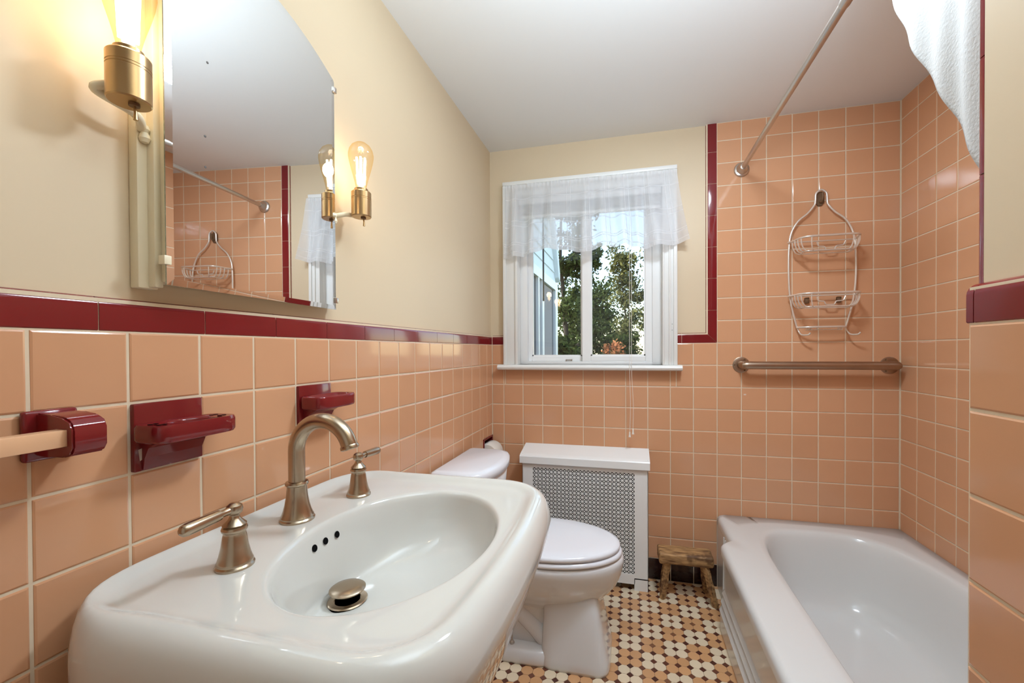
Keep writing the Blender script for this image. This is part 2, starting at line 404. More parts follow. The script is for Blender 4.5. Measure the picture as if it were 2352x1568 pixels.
wf = structure(boxes('wall_front', [((-0.14, YB-0.1, 0), (0.15, YB, CEIL)), ((0.95, YB-0.1, 0), (SX+PL, YB, CEIL)), ((0.15, YB-0.1, 2.03), (0.95, YB, CEIL))], M['paint']), 'beige wall with the white door behind the viewer', 'wall')
structure(boxes('door_1', [((0.09, YB, 0), (0.15, YB+0.02, 2.09)), ((0.95, YB, 0), (1.01, YB+0.02, 2.09)), ((0.15, YB, 2.03), (0.95, YB+0.02, 2.09))], M['white']), 'white panelled door with casing behind the viewer', 'door')
boxes('door_panel', [((0.15, YB-0.045, 0.008), (0.95, YB-0.012, 2.03)), ((0.15, YB-0.012, 0.008), (0.25, YB-0.004, 2.03)), ((0.85, YB-0.012, 0.008), (0.95, YB-0.004, 2.03)), ((0.25, YB-0.012, 0.95), (0.85, YB-0.004, 1.07)), ((0.25, YB-0.012, 0.008), (0.85, YB-0.004, 0.2)), ((0.25, YB-0.012, 1.92), (0.85, YB-0.004, 2.03))], M['white'], bpy.data.objects['door_1'])
structure(box('ceiling', (-0.14, YB-0.1, CEIL), (WX+0.12, 0.16, CEIL+0.1), M['ceil']), 'plain white plaster ceiling', 'ceiling')
fl = structure(box('floor', (-0.14, YB-0.9, -0.1), (WX+0.12, 0.16, -0.0012), M['fgrout']), 'mosaic floor of white and tan octagons with brown dots', 'floor')

# wall tiles
ROWS = [k*P for k in range(0, 12)]
ULEFT = joints(-2.75, 0, -1.8388)
HOLD1 = (-1.8388+P, ZT-2*P, -1.8388+2*P, ZT-P)        # tumbler holder cell
HOLD2 = (-1.8388+4*P, ZT-2*P, -1.8388+5*P, ZT-P)      # soap dish cell
tiles(wl, PLANES['left'], ULEFT, ROWS, holes=[NICHE, HOLD1, HOLD2])
UB = joints(0, WX, 0.0672)
tiles(wb, PLANES['back'], UB, ROWS[1:], holes=[(0.076, 1.075, 0.972, 1.3), ], keep=lambda u, v: not (u > 1.163 and v < 0.34))
UPR = [ZT+k*P for k in range(0, 10)]+[CEIL]
XT = 0.0672+10*P
tiles(wb, PLANES['back'], joints(XT, WX, 0.0672), UPR)
UR = joints(0, -SY, 0.1133)
tiles(wr, PLANES['right'], UR, ROWS[3:]+UPR[1:])
UPt = [0.0]+[0.0885+k*P for k in range(0, 13)]
UPt = [0.0+k*P for k in range(0, 13)]
tiles(wp, PLANES['part'], UPt, ROWS)
tiles(wp, PLANES['alcove'], joints(0.0, WX-SX-0.055, 0.05), ROWS[3:]+UPR[1:], name='alcove_tile')
box('caulk', (WX-0.0026, -0.0026, 0.36), (WX+0.002, 0.002, CEIL), M['grout'], wb)
box('caulk', (-0.002, -0.0020, 0.0), (0.0020, 0.002, ZT+0.05), M['grout'], wb)
for x_ in (1.3745, 1.3795): lathe('adhesive_spot', [(0.0, 0.0006), (0.0028, 0.0006), (0.0034, 0.0)], (x_-0.09, 0.0, 0.953), M['chip'], wb, 10, (0, -1, 0))
# black base row on the back wall and along the left wall
bb = structure(thing('baseboard_back', (0.6, 0, 0), 'dark glazed tile base along the back wall behind the stool', 'baseboard'), 'dark glazed tile base along the back wall behind the stool', 'baseboard')
ub = joints(0, 1.163, 0.0672)
for i in range(len(ub)-1):
    if ub[i+1]-ub[i] > 0.01: put('base_tile', tile_mesh(ub[i+1]-ub[i]-0.002, P-0.002, M['base'], 'base_tile'), PLANES['back'], (ub[i]+ub[i+1])/2, P/2, bb)
# burgundy caps
TRIMJ = [-0.057-k*0.1553 for k in range(0, 19)]
e = [0.0]+TRIMJ
for a, b in zip(e[1:], e[:-1]): trim(wl, PLANES['left'], a, b, ZT)
pb = PLANES['back']
trim(wb, pb, 0.0, 0.078, ZT)
trim(wb, pb, 0.968, 0.998, ZT); trim(wb, pb, 0.998, XT, ZT, a1=-1)
pv = Plane((XT, 0, ZT), (0, 0, 1), (-1, 0, 0))
zj = [0, 1.366-ZT, 1.522-ZT, 1.676-ZT, 1.830-ZT, 1.985-ZT, 2.1385-ZT, CEIL-ZT]
for k in range(7): trim(wb, pv, zj[k], zj[k+1], 0, a0=1 if k == 0 else 0)
pp = PLANES['part']
trim(wp, pp, -0.004, 0.0085, ZT)
for k in range(9): trim(wp, pp, 0.0085+k*0.1553, 0.0085+(k+1)*0.1553, ZT)
pa = Plane((SX+0.0640, SY+0.006, 0), (0, 0, 1), (-1, 0, 0)); pa.N = Vector((0, 1, 0)); pa.U = Vector((0, 0, 1)); 
for k in range(13): trim(wp, pa, 0.36+k*0.1476, 0.36+(k+1)*0.1476, 0, prof=[(0.0006, -0.010), (0.0006, -0.0015), (0.002, 0), (0.046, 0), (0.0500, -0.0015), (0.0515, -0.005), (0.0515, -0.011)])

# ------------------------------------------------------------------ floor mosaic
FP = 0.0432; FX0, FY0 = 0.8085, -0.5610
def octa(s, c, t=0.004):
    h = s/2; pts = [(h-c, -h), (h, -h+c), (h, h-c), (h-c, h), (-h+c, h), (-h, h-c), (-h, -h+c), (-h+c, -h)]
    k = (h-0.0006)/h
    vs = [(x, y, -t) for x, y in pts]+[(x, y, -0.0006) for x, y in pts]+[(x*k, y*k, 0) for x, y in pts]
    fs = []
    for r in range(2):
        for i in range(8): j = (i+1) % 8; fs.append((r*8+i, r*8+j, r*8+8+j, r*8+8+i))
    fs.append(tuple(range(16, 24))); return vs, fs
def dot(s, t=0.004):
    h = s/math.sqrt(2); pts = [(0, -h), (h, 0), (0, h), (-h, 0)]; k = (h-0.0006)/h
    vs = [(x, y, -t) for x, y in pts]+[(x, y, -0.0006) for x, y in pts]+[(x*k, y*k, 0) for x, y in pts]
    fs = []
    for r in range(2):
        for i in range(4): j = (i+1) % 4; fs.append((r*4+i, r*4+j, r*4+4+j, r*4+4+i))
    fs.append((8, 9, 10, 11)); return vs, fs
CUT = 0.0128; OV, OF = octa(FP-0.0011, CUT); DV, DF = dot(CUT*math.sqrt(2)-0.0016)
def mk(nm, v, f, m):
    me = bpy.data.meshes.new(nm); me.from_pydata(v, [], f); me.materials.append(m); return me
OM = [mk('octagon_tile', OV, OF, M['oct_w']), mk('octagon_tile', OV, OF, M['oct_t'])]
DM = [mk('dot_tile', DV, DF, k) for k in M['dots']]
def vis(x, y):      # the stretch of floor seen between toilet, sink, stool and tub
    if y > -0.02 or x > 1.15: return False
    if y > -0.125 and x < 0.83: return False
    if 0.22 < x < 0.66 and -0.70 < y < -0.42: return False
    return (y > -0.40 and x > 0.62) or (x > 0.65 and y > -0.80) or (y > -0.98 and y < -0.70 and x > 0.20) 
cand = []; rest = []
for i in range(-22, 10):
    for j in range(-54, 14):
        x, y = FX0+i*FP, FY0+j*FP
        if x < 0.005 or y > 0.02 or y < -2.94: continue
        (cand if vis(x, y) else rest).append((i, j, x, y))
cand.sort(key=lambda c: (c[2]-0.95)**2+(c[3]+0.5)**2)
rest += cand[300:]; cand = cand[:300]
def flat_put(nm, me, x, y):
    o = bpy.data.objects.new(nm, me); COL.objects.link(o); o.parent = fl; o.location = (x, y, R.uniform(-0.0002, 0.0002)); return o
for i, j, x, y in cand:
    c = ((i//2)+((j+1)//2)) % 2
    flat_put('octagon_tile', OM[c], x, y)
    flat_put('dot_tile', DM[R.choice((0, 0, 0, 1, 1, 2, 2, 3))], x+FP/2, y+FP/2)
V, F, MI = [], [], []
for i, j, x, y in rest:
    c = ((i//2)+((j+1)//2)) % 2
    b = len(V); V += [(x+a, y+d, z) for a, d, z in OV]; F += [tuple(b+k for k in f) for f in OF]; MI += [c]*len(OF)
    b = len(V); V += [(x+FP/2+a, y+FP/2+d, z) for a, d, z in DV]; F += [tuple(b+k for k in f) for f in DF]; MI += [R.choice((2, 2, 3, 4, 5))]*len(DF)
me = bpy.data.meshes.new('mosaic_rest'); me.from_pydata(V, [], F)
for k in [M['oct_w'], M['oct_t']]+M['dots']: me.materials.append(k)
me.polygons.foreach_set('material_index', MI)
mo = bpy.data.objects.new('mosaic_rest', me); COL.objects.link(mo); mo.parent = fl; mo['kind'] = 'stuff'

# ------------------------------------------------------------------ window
wn = thing('window_1', (0.53, 0.0, 1.07), 'white sliding window with wide casing and sill', 'window', kind='structure')
def board(nm, lo, hi, bev=0.003, m='white'): return box(nm, lo, hi, M[m], wn, bev)
board('casing', (0.078, -0.018, 1.095), (0.143, PL, 2.005)); board('casing', (0.910, -0.018, 1.095), (0.972, PL, 2.005))
board('casing', (0.078, -0.018, 2.005), (0.972, PL, 2.082))
for x0, x1 in ((0.139, 0.1545), (0.9055, 0.914)): board('bead', (x0, -0.026, 1.095), (x1, PL, 2.005))
for x0, x1 in ((0.072, 0.088), (0.958, 0.976), (0.935, 0.945)): board('back_band', (x0, -0.026, 1.095), (x1, PL, 2.0675))
board('back_band', (0.072, -0.026, 2.068), (0.976, PL, 2.088))
sill = prism('sill', [(-0.052, 1.074), (-0.055, 1.082), (-0.052, 1.090), (-0.045, 1.095), (0.06, 1.095), (0.06, 1.068), (-0.045, 1.068)], 'x', 0.046, 0.996, M['white'], wn)
board('jamb', (0.146, 0.0, 1.095), (0.156, 0.15, 2.005)); board('jamb', (0.904, 0.0, 1.095), (0.914, 0.15, 2.005)); board('jamb', (0.15, 0.0, 1.995), (0.91, 0.15, 2.006))
V_ = 'vinyl'
board('frame_side', (0.156, 0.028, 1.095), (0.196, 0.12, 2.0), m=V_); board('frame_side', (0.858, 0.028, 1.095), (0.906, 0.12, 2.0), m=V_)
board('frame_bottom', (0.195, 0.029, 1.093), (0.859, 0.12, 1.111), m=V_); board('frame_top', (0.195, 0.029, 1.945), (0.859, 0.12, 2.0), m=V_)
def sash(x0, x1, y0, y1, sl, sr, zb, zt):
    s = boxes('sash', [((x0, y0, 1.111), (x0+sl, y1, 1.945)), ((x1-sr, y0, 1.111), (x1, y1, 1.945)), ((x0+sl, y0, 1.111), (x1-sr, y1, zb)), ((x0+sl, y0, zt), (x1-sr, y1, 1.945))], M['vinyl'], wn, bev=0.003)
    gx0, gx1 = x0+sl, x1-sr
    bead = boxes('glazing_bead', [((gx0, y0+0.006, zb), (gx0+0.007, y1-0.004, zt)), ((gx1-0.007, y0+0.006, zb), (gx1, y1-0.004, zt)), ((gx0, y0+0.006, zb), (gx1, y1-0.004, zb+0.007)), ((gx0, y0+0.006, zt-0.007), (gx1, y1-0.004, zt))], M['vinyl'], s)
    ym = (y0+y1)/2+0.002
    box('pane', (gx0, ym, zb), (gx1, ym+0.003, zt), M['glass'], s)
    return s
sash(0.497, 0.858, 0.032, 0.056, 0.046, 0.034, 1.142, 1.915)
sl_ = sash(0.194, 0.533, 0.062, 0.086, 0.020, 0.040, 1.140, 1.915)
boxes('latch', [((0.405, 0.055, 1.119), (0.440, 0.062, 1.122)), ((0.405, 0.052, 1.113), (0.410, 0.062, 1.122)), ((0.435, 0.052, 1.113), (0.440, 0.062, 1.122))], M['steel'], sl_)
for z in (1.27, 1.30): lathe('screw_hole', [(0.0015, 0), (0.0015, 0.0015)], (0.951, -0.0185, z), M['dark'], wn, 8, (0, -1, 0))

# valance on a rod
va = thing('window_valance', (0.53, -0.04, 2.03), 'sheer white plaid valance gathered across the window top', 'curtain')
NX, NZ = 220, 34; vs = []; fs = []; uvs = []
def vprof(s, t):
    x = 0.098+s*0.872+ (t**1.5)*0.040*(s-0.30)*1.4
    if s > 0.9: x += 0.02*(t**0.8)*((s-0.9)/0.1)
    amp = 0.004+0.017*min(1, t*1.5)
    ph = 2*PI*(s*8.5+0.35*math.sin(s*9)+0.12*math.sin(s*23+t*2))
    y = -0.048-0.010*t+amp*math.sin(ph)+0.006*t*math.sin(2*PI*s*3.1+1)
    if t < 0.12: y += 0.003*math.sin(s*260)*(1-t/0.12)
    drop = 0.368+0.012*math.sin(s*17)+0.006*math.sin(s*41+1) + (0.010 if s < 0.15 else 0)
    return (x, y, 2.058-drop*t)
for j in range(NZ+1):
    for i in range(NX+1): vs.append(vprof(i/NX, j/NZ)); uvs.append((i/NX, 1-j/NZ))
for j in range(NZ):
    for i in range(NX): a = j*(NX+1)+i; fs.append((a, a+1, a+NX+2, a+NX+1))
cl = mesh('cloth', vs, fs, M['sheer'], va, smooth=True)
uvl = cl.data.uv_layers.new(name='UVMap')
for lp in cl.data.loops: uvl.data[lp.index].uv = uvs[lp.vertex_index]
tube('curtain_rod', [(0.122, -0.038, 2.046), (0.938, -0.038, 2.046)], 0.004, M['white'], va, 8)
# raised blind behind it with pull cords
bl = thing('mini_blind', (0.53, 0.0, 1.96), 'raised white mini blind behind the valance with two hanging cords', 'blind')
box('headrail', (0.160, -0.010, 1.962), (0.900, 0.016, 1.992), M['vinyl'], bl, 0.002)
for k in range(9): box('slat', (0.166, -0.012, 1.905+k*0.006), (0.894, 0.014, 1.9065+k*0.006), M['vinyl'], bl)
box('bottom_rail', (0.166, -0.012, 1.888), (0.894, 0.014, 1.902), M['vinyl'], bl, 0.002)
for dx, ze in ((0.0, 0.735), (0.010, 0.75)):
    tube('pull_cord', catmull([(0.744+dx, -0.014, 1.965), (0.745+dx, -0.030, 1.6), (0.744+dx, -0.060, 1.1), (0.748+dx*1.4, -0.058, 0.9), (0.744+dx*1.6, -0.058, ze+0.025)], 6), 0.0010, M['cord'], bl, 6)
    lathe('tassel', [(0.001, 0.028), (0.003, 0.024), (0.0035, 0.012), (0.006, 0.0), (0.0, 0.0)], (0.744+dx*1.6, -0.058, ze), M['cord'], bl, 10)

# unseen lamp housing added to go with the ceiling fill light
cl_ = thing('added_ceiling_lamp', (CEIL_FILL[0], CEIL_FILL[1], CEIL), 'added unseen round white fill lamp above the upper picture edge', 'lamp')
lathe('housing', [(0.0, 0.0), (0.155, 0.0), (0.155, -0.022), (0.150, -0.026), (0.135, -0.026), (0.133, -0.020), (0.0, -0.020)], (CEIL_FILL[0], CEIL_FILL[1], CEIL), M['white'], cl_, 40)

# ------------------------------------------------------------------ medicine cabinet with arched mirror
DL = math.radians(3.23); TN = Vector((math.cos(DL), math.sin(DL), 0)); TT = Vector((-math.sin(DL), math.cos(DL), 0)); TA = Vector((0.0396, -1.7007, 0))
def MP(u, z, d=0): return TA+TT*u+TN*d+Vector((0, 0, z))
mc = thing('medicine_cabinet', (-0.012, -1.495, 1.27), 'arched frameless mirror door of the cream medicine cabinet above the sink', 'cabinet')
mw = 0.418; zb = 1.2795
def mirror_outline(ins):
    pts = [(ins, zb+ins), (mw-ins, zb+ins)]
    pts += [(mw-ins, 1.857)]
    n = 22
    for k in range(n+1):
        s = 1-2*k/n; u = mw/2+s*(mw/2-ins)*0.985
        z = 1.9185-0.056*abs(s)**1.75-ins; pts.append((u, z))
    pts += [(ins, 1.857)]
    return pts
o0, o1 = mirror_outline(0.0), mirror_outline(0.011)
n0 = len(o0)
vs = [MP(u, z, -0.0035) for u, z in o0]+[MP(u, z, -0.0012) for u, z in o0]+[MP(u, z, 0.0) for u, z in o1]
fs = []
for r in range(2):
    for k in range(n0): k2 = (k+1) % n0; fs.append((r*n0+k, r*n0+k2, (r+1)*n0+k2, (r+1)*n0+k))
fs.append(tuple(range(2*n0, 3*n0)))
mg = mesh('mirror_glass', vs, fs, [M['mirror'], M['mirror_edge']], mc)
for p in mg.data.polygons:
    if p.index < n0: p.material_index = 1
ob = mirror_outline(0.006); nb = len(ob)
vs = [MP(u, z, -0.004) for u, z in ob]+[Vector((-0.010, (TA+TT*u).y, z)) for u, z in ob]
fs = [tuple(range(nb)), tuple(range(2*nb-1, nb-1, -1))]+[(k, nb+k, nb+(k+1) % nb, (k+1) % nb) for k in range(nb)]
mesh('door_frame', vs, fs, M['cream'], mc)
box('face_frame', (-0.012, -1.7185, 1.274), (0.006, -1.690, 1.93), M['cream'], mc, 0.002)
box('face_frame', (-0.012, -1.7045, 1.276), (0.020, -1.692, 1.90), M['cream'], mc, 0.002)
for u, z, w in ((mw, 1.838, 1), (mw, 1.303, 1), (0, 1.318, -1)):
    c = MP(u, z, 0)
    box('mirror_clip', c+Vector((-0.010, -0.006, -0.007)), c+Vector((0.003, 0.005, 0.007)), M['steel'] if w > 0 else M['cream'], mc, 0.001)
for u, z, r in ((0.072, 1.675, 0.0022), (0.066, 1.545, 0.0022), (0.066, 1.492, 0.0020)):
    lathe('silver_spot', [(0, 0.0004), (r*0.7, 0.0004), (r, 0.0002), (r, 0)], MP(u, z, 0.0001), M['spot'], mc, 10, TN)

# ------------------------------------------------------------------ sconces
def sconce(y, sgn, label):
    x = 0.057; z0 = 1.527
    t = thing('wall_sconce', (x, y, z0), label, 'lamp', 'sconces beside the mirror')
    sk = lathe('socket', [(0.0, 0.0), (0.0235, 0.0), (0.025, 0.002), (0.025, 0.044), (0.0243, 0.0445), (0.0243, 0.0455), (0.025, 0.046), (0.025, 0.048), (0.0243, 0.0485), (0.0243, 0.0495), (0.025, 0.050), (0.025, 0.064), (0.0235, 0.066), (0.017, 0.066), (0.017, 0.074), (0.0, 0.074)], (x, y, z0), M['brass'], t, 36, auto=25)
    lathe('switch_stem', [(0.0, -0.002), (0.0065, -0.002), (0.0065, 0.003), (0.0, 0.003)], (x+0.003, y+0.004, z0-0.001), M['rust'], sk, 14)
    tube('switch_lever', [(x+0.003, y+0.004, z0), (x+0.004, y+0.005, z0-0.012), (x+0.004, y+0.005, z0-0.022)], [0.0014, 0.0022, 0.0030], M['brass'], sk, 10)
    bulb = lathe('bulb', [(0.0135, 0.070), (0.0135, 0.080), (0.016, 0.092), (0.020, 0.108), (0.0255, 0.128), (0.0295, 0.145), (0.0315, 0.158), (0.0315, 0.166), (0.029, 0.177), (0.023, 0.187), (0.014, 0.194), (0.005, 0.197), (0.0, 0.1975)], (x, y, z0), M['bulbglass'], t, 32, auto=None)
    lathe('glass_stem', [(0.006, 0.075), (0.0065, 0.085), (0.004, 0.100), (0.0025, 0.150), (0.004, 0.156), (0.0, 0.158)], (x, y, z0), M['stem'], bulb, 14)
    for k in range(6):
        a = 2*PI*k/6; r0, r1 = 0.009, 0.0115
        tube('filament', [(x+r0*math.cos(a), y+r0*math.sin(a), z0+0.088), (x+r1*math.cos(a), y+r1*math.sin(a), z0+0.155)], 0.0026, M['fil'], bulb, 8)
    ye = -1.495+sgn*0.215
    tube('arm', catmull([(-0.008, ye, z0-0.004), (0.012, ye+sgn*0.006, z0-0.004), (0.026, ye+sgn*0.024, z0+0.004), (0.022, y+sgn*0.018, z0+0.014), (0.034, y+sgn*0.012, z0+0.022), (x-0.012, y+sgn*0.004, z0+0.024)], 8), 0.0062, M['cream'], t, 12)
    lathe('finial', [(0.0, -0.022), (0.005, -0.020), (0.0075, -0.014), (0.006, -0.008), (0.0045, -0.005), (0.0068, 0.0), (0.0050, 0.006), (0, 0.008)], (0.010, ye, z0-0.006), M['cream'], t, 16)
    L = lamp('bulb_light', 'POINT', (0, 0, 0), 0.5, (1.0, 0.89, 0.74), shadow_soft_size=0.022)
    L.parent = t; L.location = (0, 0, 0.13)
    return t
sconce(-1.7600, -1, 'cream arm sconce left of the mirror, its bulb cut off by the picture edge')
sconce(-1.2350, 1, 'cream arm sconce with whole glowing bulb just right of the mirror')

# ------------------------------------------------------------------ ceramic accessories on the left wall
tb = thing('towel_bar', (0.0, -1.95, 1.06), 'burgundy ceramic towel bar bracket holding a square peach rod', 'towel bar')
def bracket(y):
    pl_ = box('bracket_plate', (0.0, y-0.026, 1.034), (0.010, y+0.028, 1.099), M['burg'], tb, 0.004, 3)
    pr_ = [(0.004, 1.040), (0.030, 1.043), (0.055, 1.041), (0.069, 1.044), (0.075, 1.053), (0.075, 1.077), (0.070, 1.087), (0.058, 1.0925), (0.035, 1.0945), (0.004, 1.096)]
    bm = bmesh.new(); A = [bm.verts.new((a, y-0.014, b)) for a, b in pr_]; B = [bm.verts.new((a, y+0.022, b)) for a, b in pr_]
    bm.faces.new(A); bm.faces.new(B[::-1]); n = len(pr_)
    for k in range(n): bm.faces.new((A[k], B[k], B[(k+1) % n], A[(k+1) % n]))
    bmesh.ops.bevel(bm, geom=list(bm.edges), offset=0.0022, segments=2, affect='EDGES', clamp_overlap=True)
    from_bm('bracket_post', bm, M['burg'], tb, smooth=True, auto=40)
bracket(-1.823); bracket(-2.345)
box('rod', (0.045, -2.36, 1.056), (0.065, -1.826, 1.077), M['barwood'], tb, 0.0012)

th = thing('toothbrush_holder', (0.0, -1.674, 1.03), 'burgundy ceramic tumbler and toothbrush holder nearest the towel bar', 'holder')
y0, y1, zA, zB = HOLD1[0]+0.002, HOLD1[2]-0.002, HOLD1[1]+0.002, HOLD1[3]-0.002
box('back_plate', (-0.008, y0, zA), (0.006, y1, zB), M['burg'], th, 0.002)
def shelf_ring(cy, hw, hd_, holes, zt, th_, nm, parent, dish=0.0):
    """rounded shelf with a real opening (list of rings between outer outline and the oval opening)"""
    cx = 0.037; n = 48; ov = []
    def outer(a, k=1.0):
        p = 5.0; c, s = math.cos(a), math.sin(a); r = (abs(c)**p+abs(s)**p)**(-1/p); return (cx+hd_*k*r*c, cy+hw*k*r*s)
    def inner(a, k=1.0): return (cx+0.001+holes[0]*k*math.cos(a), cy+holes[1]*k*math.sin(a))
    A = [2*PI*i/n for i in range(n)]
    ring = lambda f, k, z: [Vector((*f(a, k), z)) for a in A]
    if dish:
        sq = lambda a, k=1.0: (cx+(hd_-0.010)*k*(abs(math.cos(a))**4+abs(math.sin(a))**4)**-0.25*math.cos(a), cy+(hw-0.012)*k*(abs(math.cos(a))**4+abs(math.sin(a))**4)**-0.25*math.sin(a))
        rings = [ring(outer, 0.90, zt-th_), ring(outer, 0.97, zt-th_+0.001), ring(outer, 1.0, zt-th_+0.005), ring(outer, 1.0, zt-0.004), ring(outer, 0.97, zt), ring(sq, 1.0, zt-0.001), ring(sq, 0.95, zt-dish*0.8), ring(sq, 0.85, zt-dish)]
        return loft(nm, rings, M['burg'], parent, True, True)
    rings = [ring(inner, 1.0, zt-th_), ring(outer, 0.96, zt-th_), ring(outer, 1.0, zt-th_+0.004), ring(outer, 1.0, zt-0.005), ring(outer, 0.965, zt), ring(inner, 1.10, zt-0.0005), ring(inner, 1.0, zt-0.004), ring(inner, 1.0, zt-th_)]
    return loft(nm, rings, M['burg'], parent, auto=60)
sh = shelf_ring(-1.669, 0.066, 0.033, (0.021, 0.031), 1.062, 0.027, 'shelf', th)
for dy in (-0.052, -0.044, 0.044, 0.052):
    for dx in (-0.008, 0.010): lathe('brush_hole', [(0.0038, 0.0003), (0.0030, -0.0002), (0.0, -0.0004)], (0.038+dx, -1.669+dy, 1.0620), M['dark'], sh, 10)
prism('support', [(0.004, 0.990), (0.009, 0.990), (0.012, 1.008), (0.020, 1.024), (0.045, 1.037), (0.004, 1.037)], 'y', y0+0.010, y1-0.006, M['burg'], th)
mesh('glaze_chip', [(0.0065, y1-0.022, 1.022), (0.0065, y1-0.010, 1.030), (0.0065, y1-0.014, 1.008), (0.0065, y1-0.026, 0.992), (0.0065, y1-0.034, 0.991), (0.0065, y1-0.024, 1.006)], [(0, 1, 2, 3, 4, 5)], M['chip'], th)
mesh('glaze_chip', [(0.0065, y0+0.005, 1.022), (0.0065, y0+0.012, 1.024), (0.0065, y0+0.011, 1.006), (0.0065, y0+0.007, 1.004)], [(0, 1, 2, 3)], M['chip'], th)

sd = thing('soap_dish', (0.0, -1.346, 1.03), 'burgundy ceramic soap dish on the wall behind the faucet spout', 'soap dish')
y0, y1 = HOLD2[0]+0.002, HOLD2[2]-0.002
box('back_plate', (-0.008, y0, HOLD2[1]+0.002), (0.006, y1, HOLD2[3]-0.002), M['burg'], sd, 0.002)
shelf_ring(-1.338, 0.065, 0.033, (0.02, 0.03), 1.069, 0.030, 'dish', sd, dish=0.014)
prism('support', [(0.004, 0.990), (0.008, 0.990), (0.011, 1.008), (0.022, 1.026), (0.050, 1.041), (0.004, 1.041)], 'y', y0+0.012, y1-0.010, M['burg'], sd)

# paper niche and roll
a, b, c, d = NICHE
tn = thing('paper_niche', (-0.05, (a+c)/2, b), 'burgundy recessed ceramic paper holder in the corner behind the toilet tank', 'paper holder')
boxes('niche_box', [((-0.13, a, b), (-0.125, c, d)), ((-0.13, a, b), (0.0, a+0.005, d)), ((-0.13, c-0.005, b), (0.0, c, d)), ((-0.13, a, b), (0.0, c, b+0.005)), ((-0.13, a, d-0.005), (0.0, c, d))], M['burg'], tn)
boxes('niche_rim', [((0.0, a, b), (0.004, a+0.009, d)), ((0.0, c-0.009, b), (0.004, c, d)), ((0.0, a+0.009, b), (0.004, c-0.009, b+0.009)), ((0.0, a+0.009, d-0.009), (0.004, c-0.009, d))], M['burg'], tn, bev=0.0015)
tp = thing('toilet_paper_roll', (0.012, (a+c)/2, 0.622), 'white toilet paper roll in the corner niche', 'paper roll')
lathe('paper', [(0.020, -0.056), (0.054, -0.056), (0.056, -0.053), (0.056, 0.053), (0.054, 0.056), (0.020, 0.056), (0.020, -0.056)], (0.012, (a+c)/2, 0.622), M['paper'], tp, 40, (0, 1, 0))
lathe('tube_core', [(0.017, -0.057), (0.0205, -0.057), (0.0205, 0.057), (0.017, 0.057), (0.017, -0.057)], (0.012, (a+c)/2, 0.622), M['card'], tp, 24, (0, 1, 0))
lathe('roller', [(0.0, -0.066), (0.008, -0.066), (0.008, 0.066), (0.0, 0.066)], (0.012, (a+c)/2, 0.622), M['white'], tn, 16, (0, 1, 0))

# ------------------------------------------------------------------ pedestal sink
CX, CY = 0.337, -1.523; NS = 144
def rrect_r(th_):
    """distance from the bowl centre to the outer outline of the sink along an angle"""
    c, s = math.cos(th_), math.sin(th_)
    lo, hi = 0.0, 1.0
    def inside(x, y):
        hy = 0.341; dy = y-CY
        bow = 0.030*(1-(dy/hy)**2)
        xf = 0.560+bow; xb = 0.003; rb = 0.135; rf = 0.115
        if abs(dy) > hy or x > xf or x < xb: return False
        if x < xb+rb and abs(dy) > hy-rb: return (x-xb-rb)**2+(abs(dy)-hy+rb)**2 <= rb*rb
        if x > xf-rf and abs(dy) > hy-rf: return (x-xf+rf)**2+(abs(dy)-hy+rf)**2 <= rf*rf
        return True
    for _ in range(40):
        m_ = (lo+hi)/2
        if inside(CX+m_*c, CY+m_*s): lo = m_
        else: hi = m_
    return lo
OUT = []
# angles spread by arc so the corners get enough points
_t = [2*PI*k/NS for k in range(NS)]
for a_ in _t: r_ = rrect_r(a_); OUT.append(Vector((CX+r_*math.cos(a_), CY+r_*math.sin(a_), 0)))
for _ in range(4): OUT = [(OUT[k-1]+OUT[k]*2+OUT[(k+1) % NS])/4 for k in range(NS)]
NRM = []
for k in range(NS):
    t_ = OUT[(k+1) % NS]-OUT[k-1]; NRM.append(Vector((-t_.y, t_.x, 0)).normalized())
def inset(dd, z, f=None):
    o = []
    for k in range(NS):
        q_ = min(1.0, max(0.0, (OUT[k].x-0.004)/0.17)); w = 0.30+0.70*q_*q_*(3-2*q_); p = OUT[k]+NRM[k]*(dd*w if dd < 0.04 else dd-0.04*(1-w)); o.append(Vector((p.x, p.y, z)))
    return o
def ell(k, z, cx=CX, cy=CY): return [Vector((cx+0.171*k*math.cos(a_), cy+0.233*k*math.sin(a_), z)) for a_ in _t]
def mixr(A, B, t): return [a_.lerp(b_, t) for a_, b_ in zip(A, B)]
sk = thing('pedestal_sink', (0.30, CY, 0.0), 'large white porcelain pedestal sink with an oval bowl under the mirror', 'sink')
def shrink(kx, ky, z): return [Vector((p.x*kx, CY+(p.y-CY)*ky, z)) for p in OUT]
rings = [shrink(0.60, 0.55, 0.44), shrink(0.70, 0.72, 0.48), shrink(0.79, 0.86, 0.53), shrink(0.85, 0.93, 0.58), shrink(0.90, 0.965, 0.64), shrink(0.94, 0.985, 0.70), shrink(0.972, 0.995, 0.75), shrink(0.992, 1.0, 0.785),
         inset(0.0006, 0.803), inset(0.004, 0.819), inset(0.009, 0.832), inset(0.016, 0.8425), inset(0.024, 0.8488), inset(0.031, 0.8515), inset(0.036, 0.8520), inset(0.041, 0.8512), inset(0.047, 0.8482), inset(0.053, 0.8442), inset(0.060, 0.8408), inset(0.070, 0.8390)]
d0 = inset(0.070, 0.8390); e1 = ell(1.05, 0.8385)
rings += [mixr(d0, e1, 0.5), e1, ell(1.025, 0.838), ell(1.008, 0.836), ell(0.993, 0.832), ell(0.980, 0.825), ell(0.960, 0.808), ell(0.925, 0.785, CX-0.003), ell(0.87, 0.760, CX-0.010), ell(0.78, 0.737, CX-0.022), ell(0.66, 0.720, CX-0.040), ell(0.50, 0.709, CX-0.066), ell(0.32, 0.7025, CX-0.094), ell(0.16, 0.700, CX-0.112)]
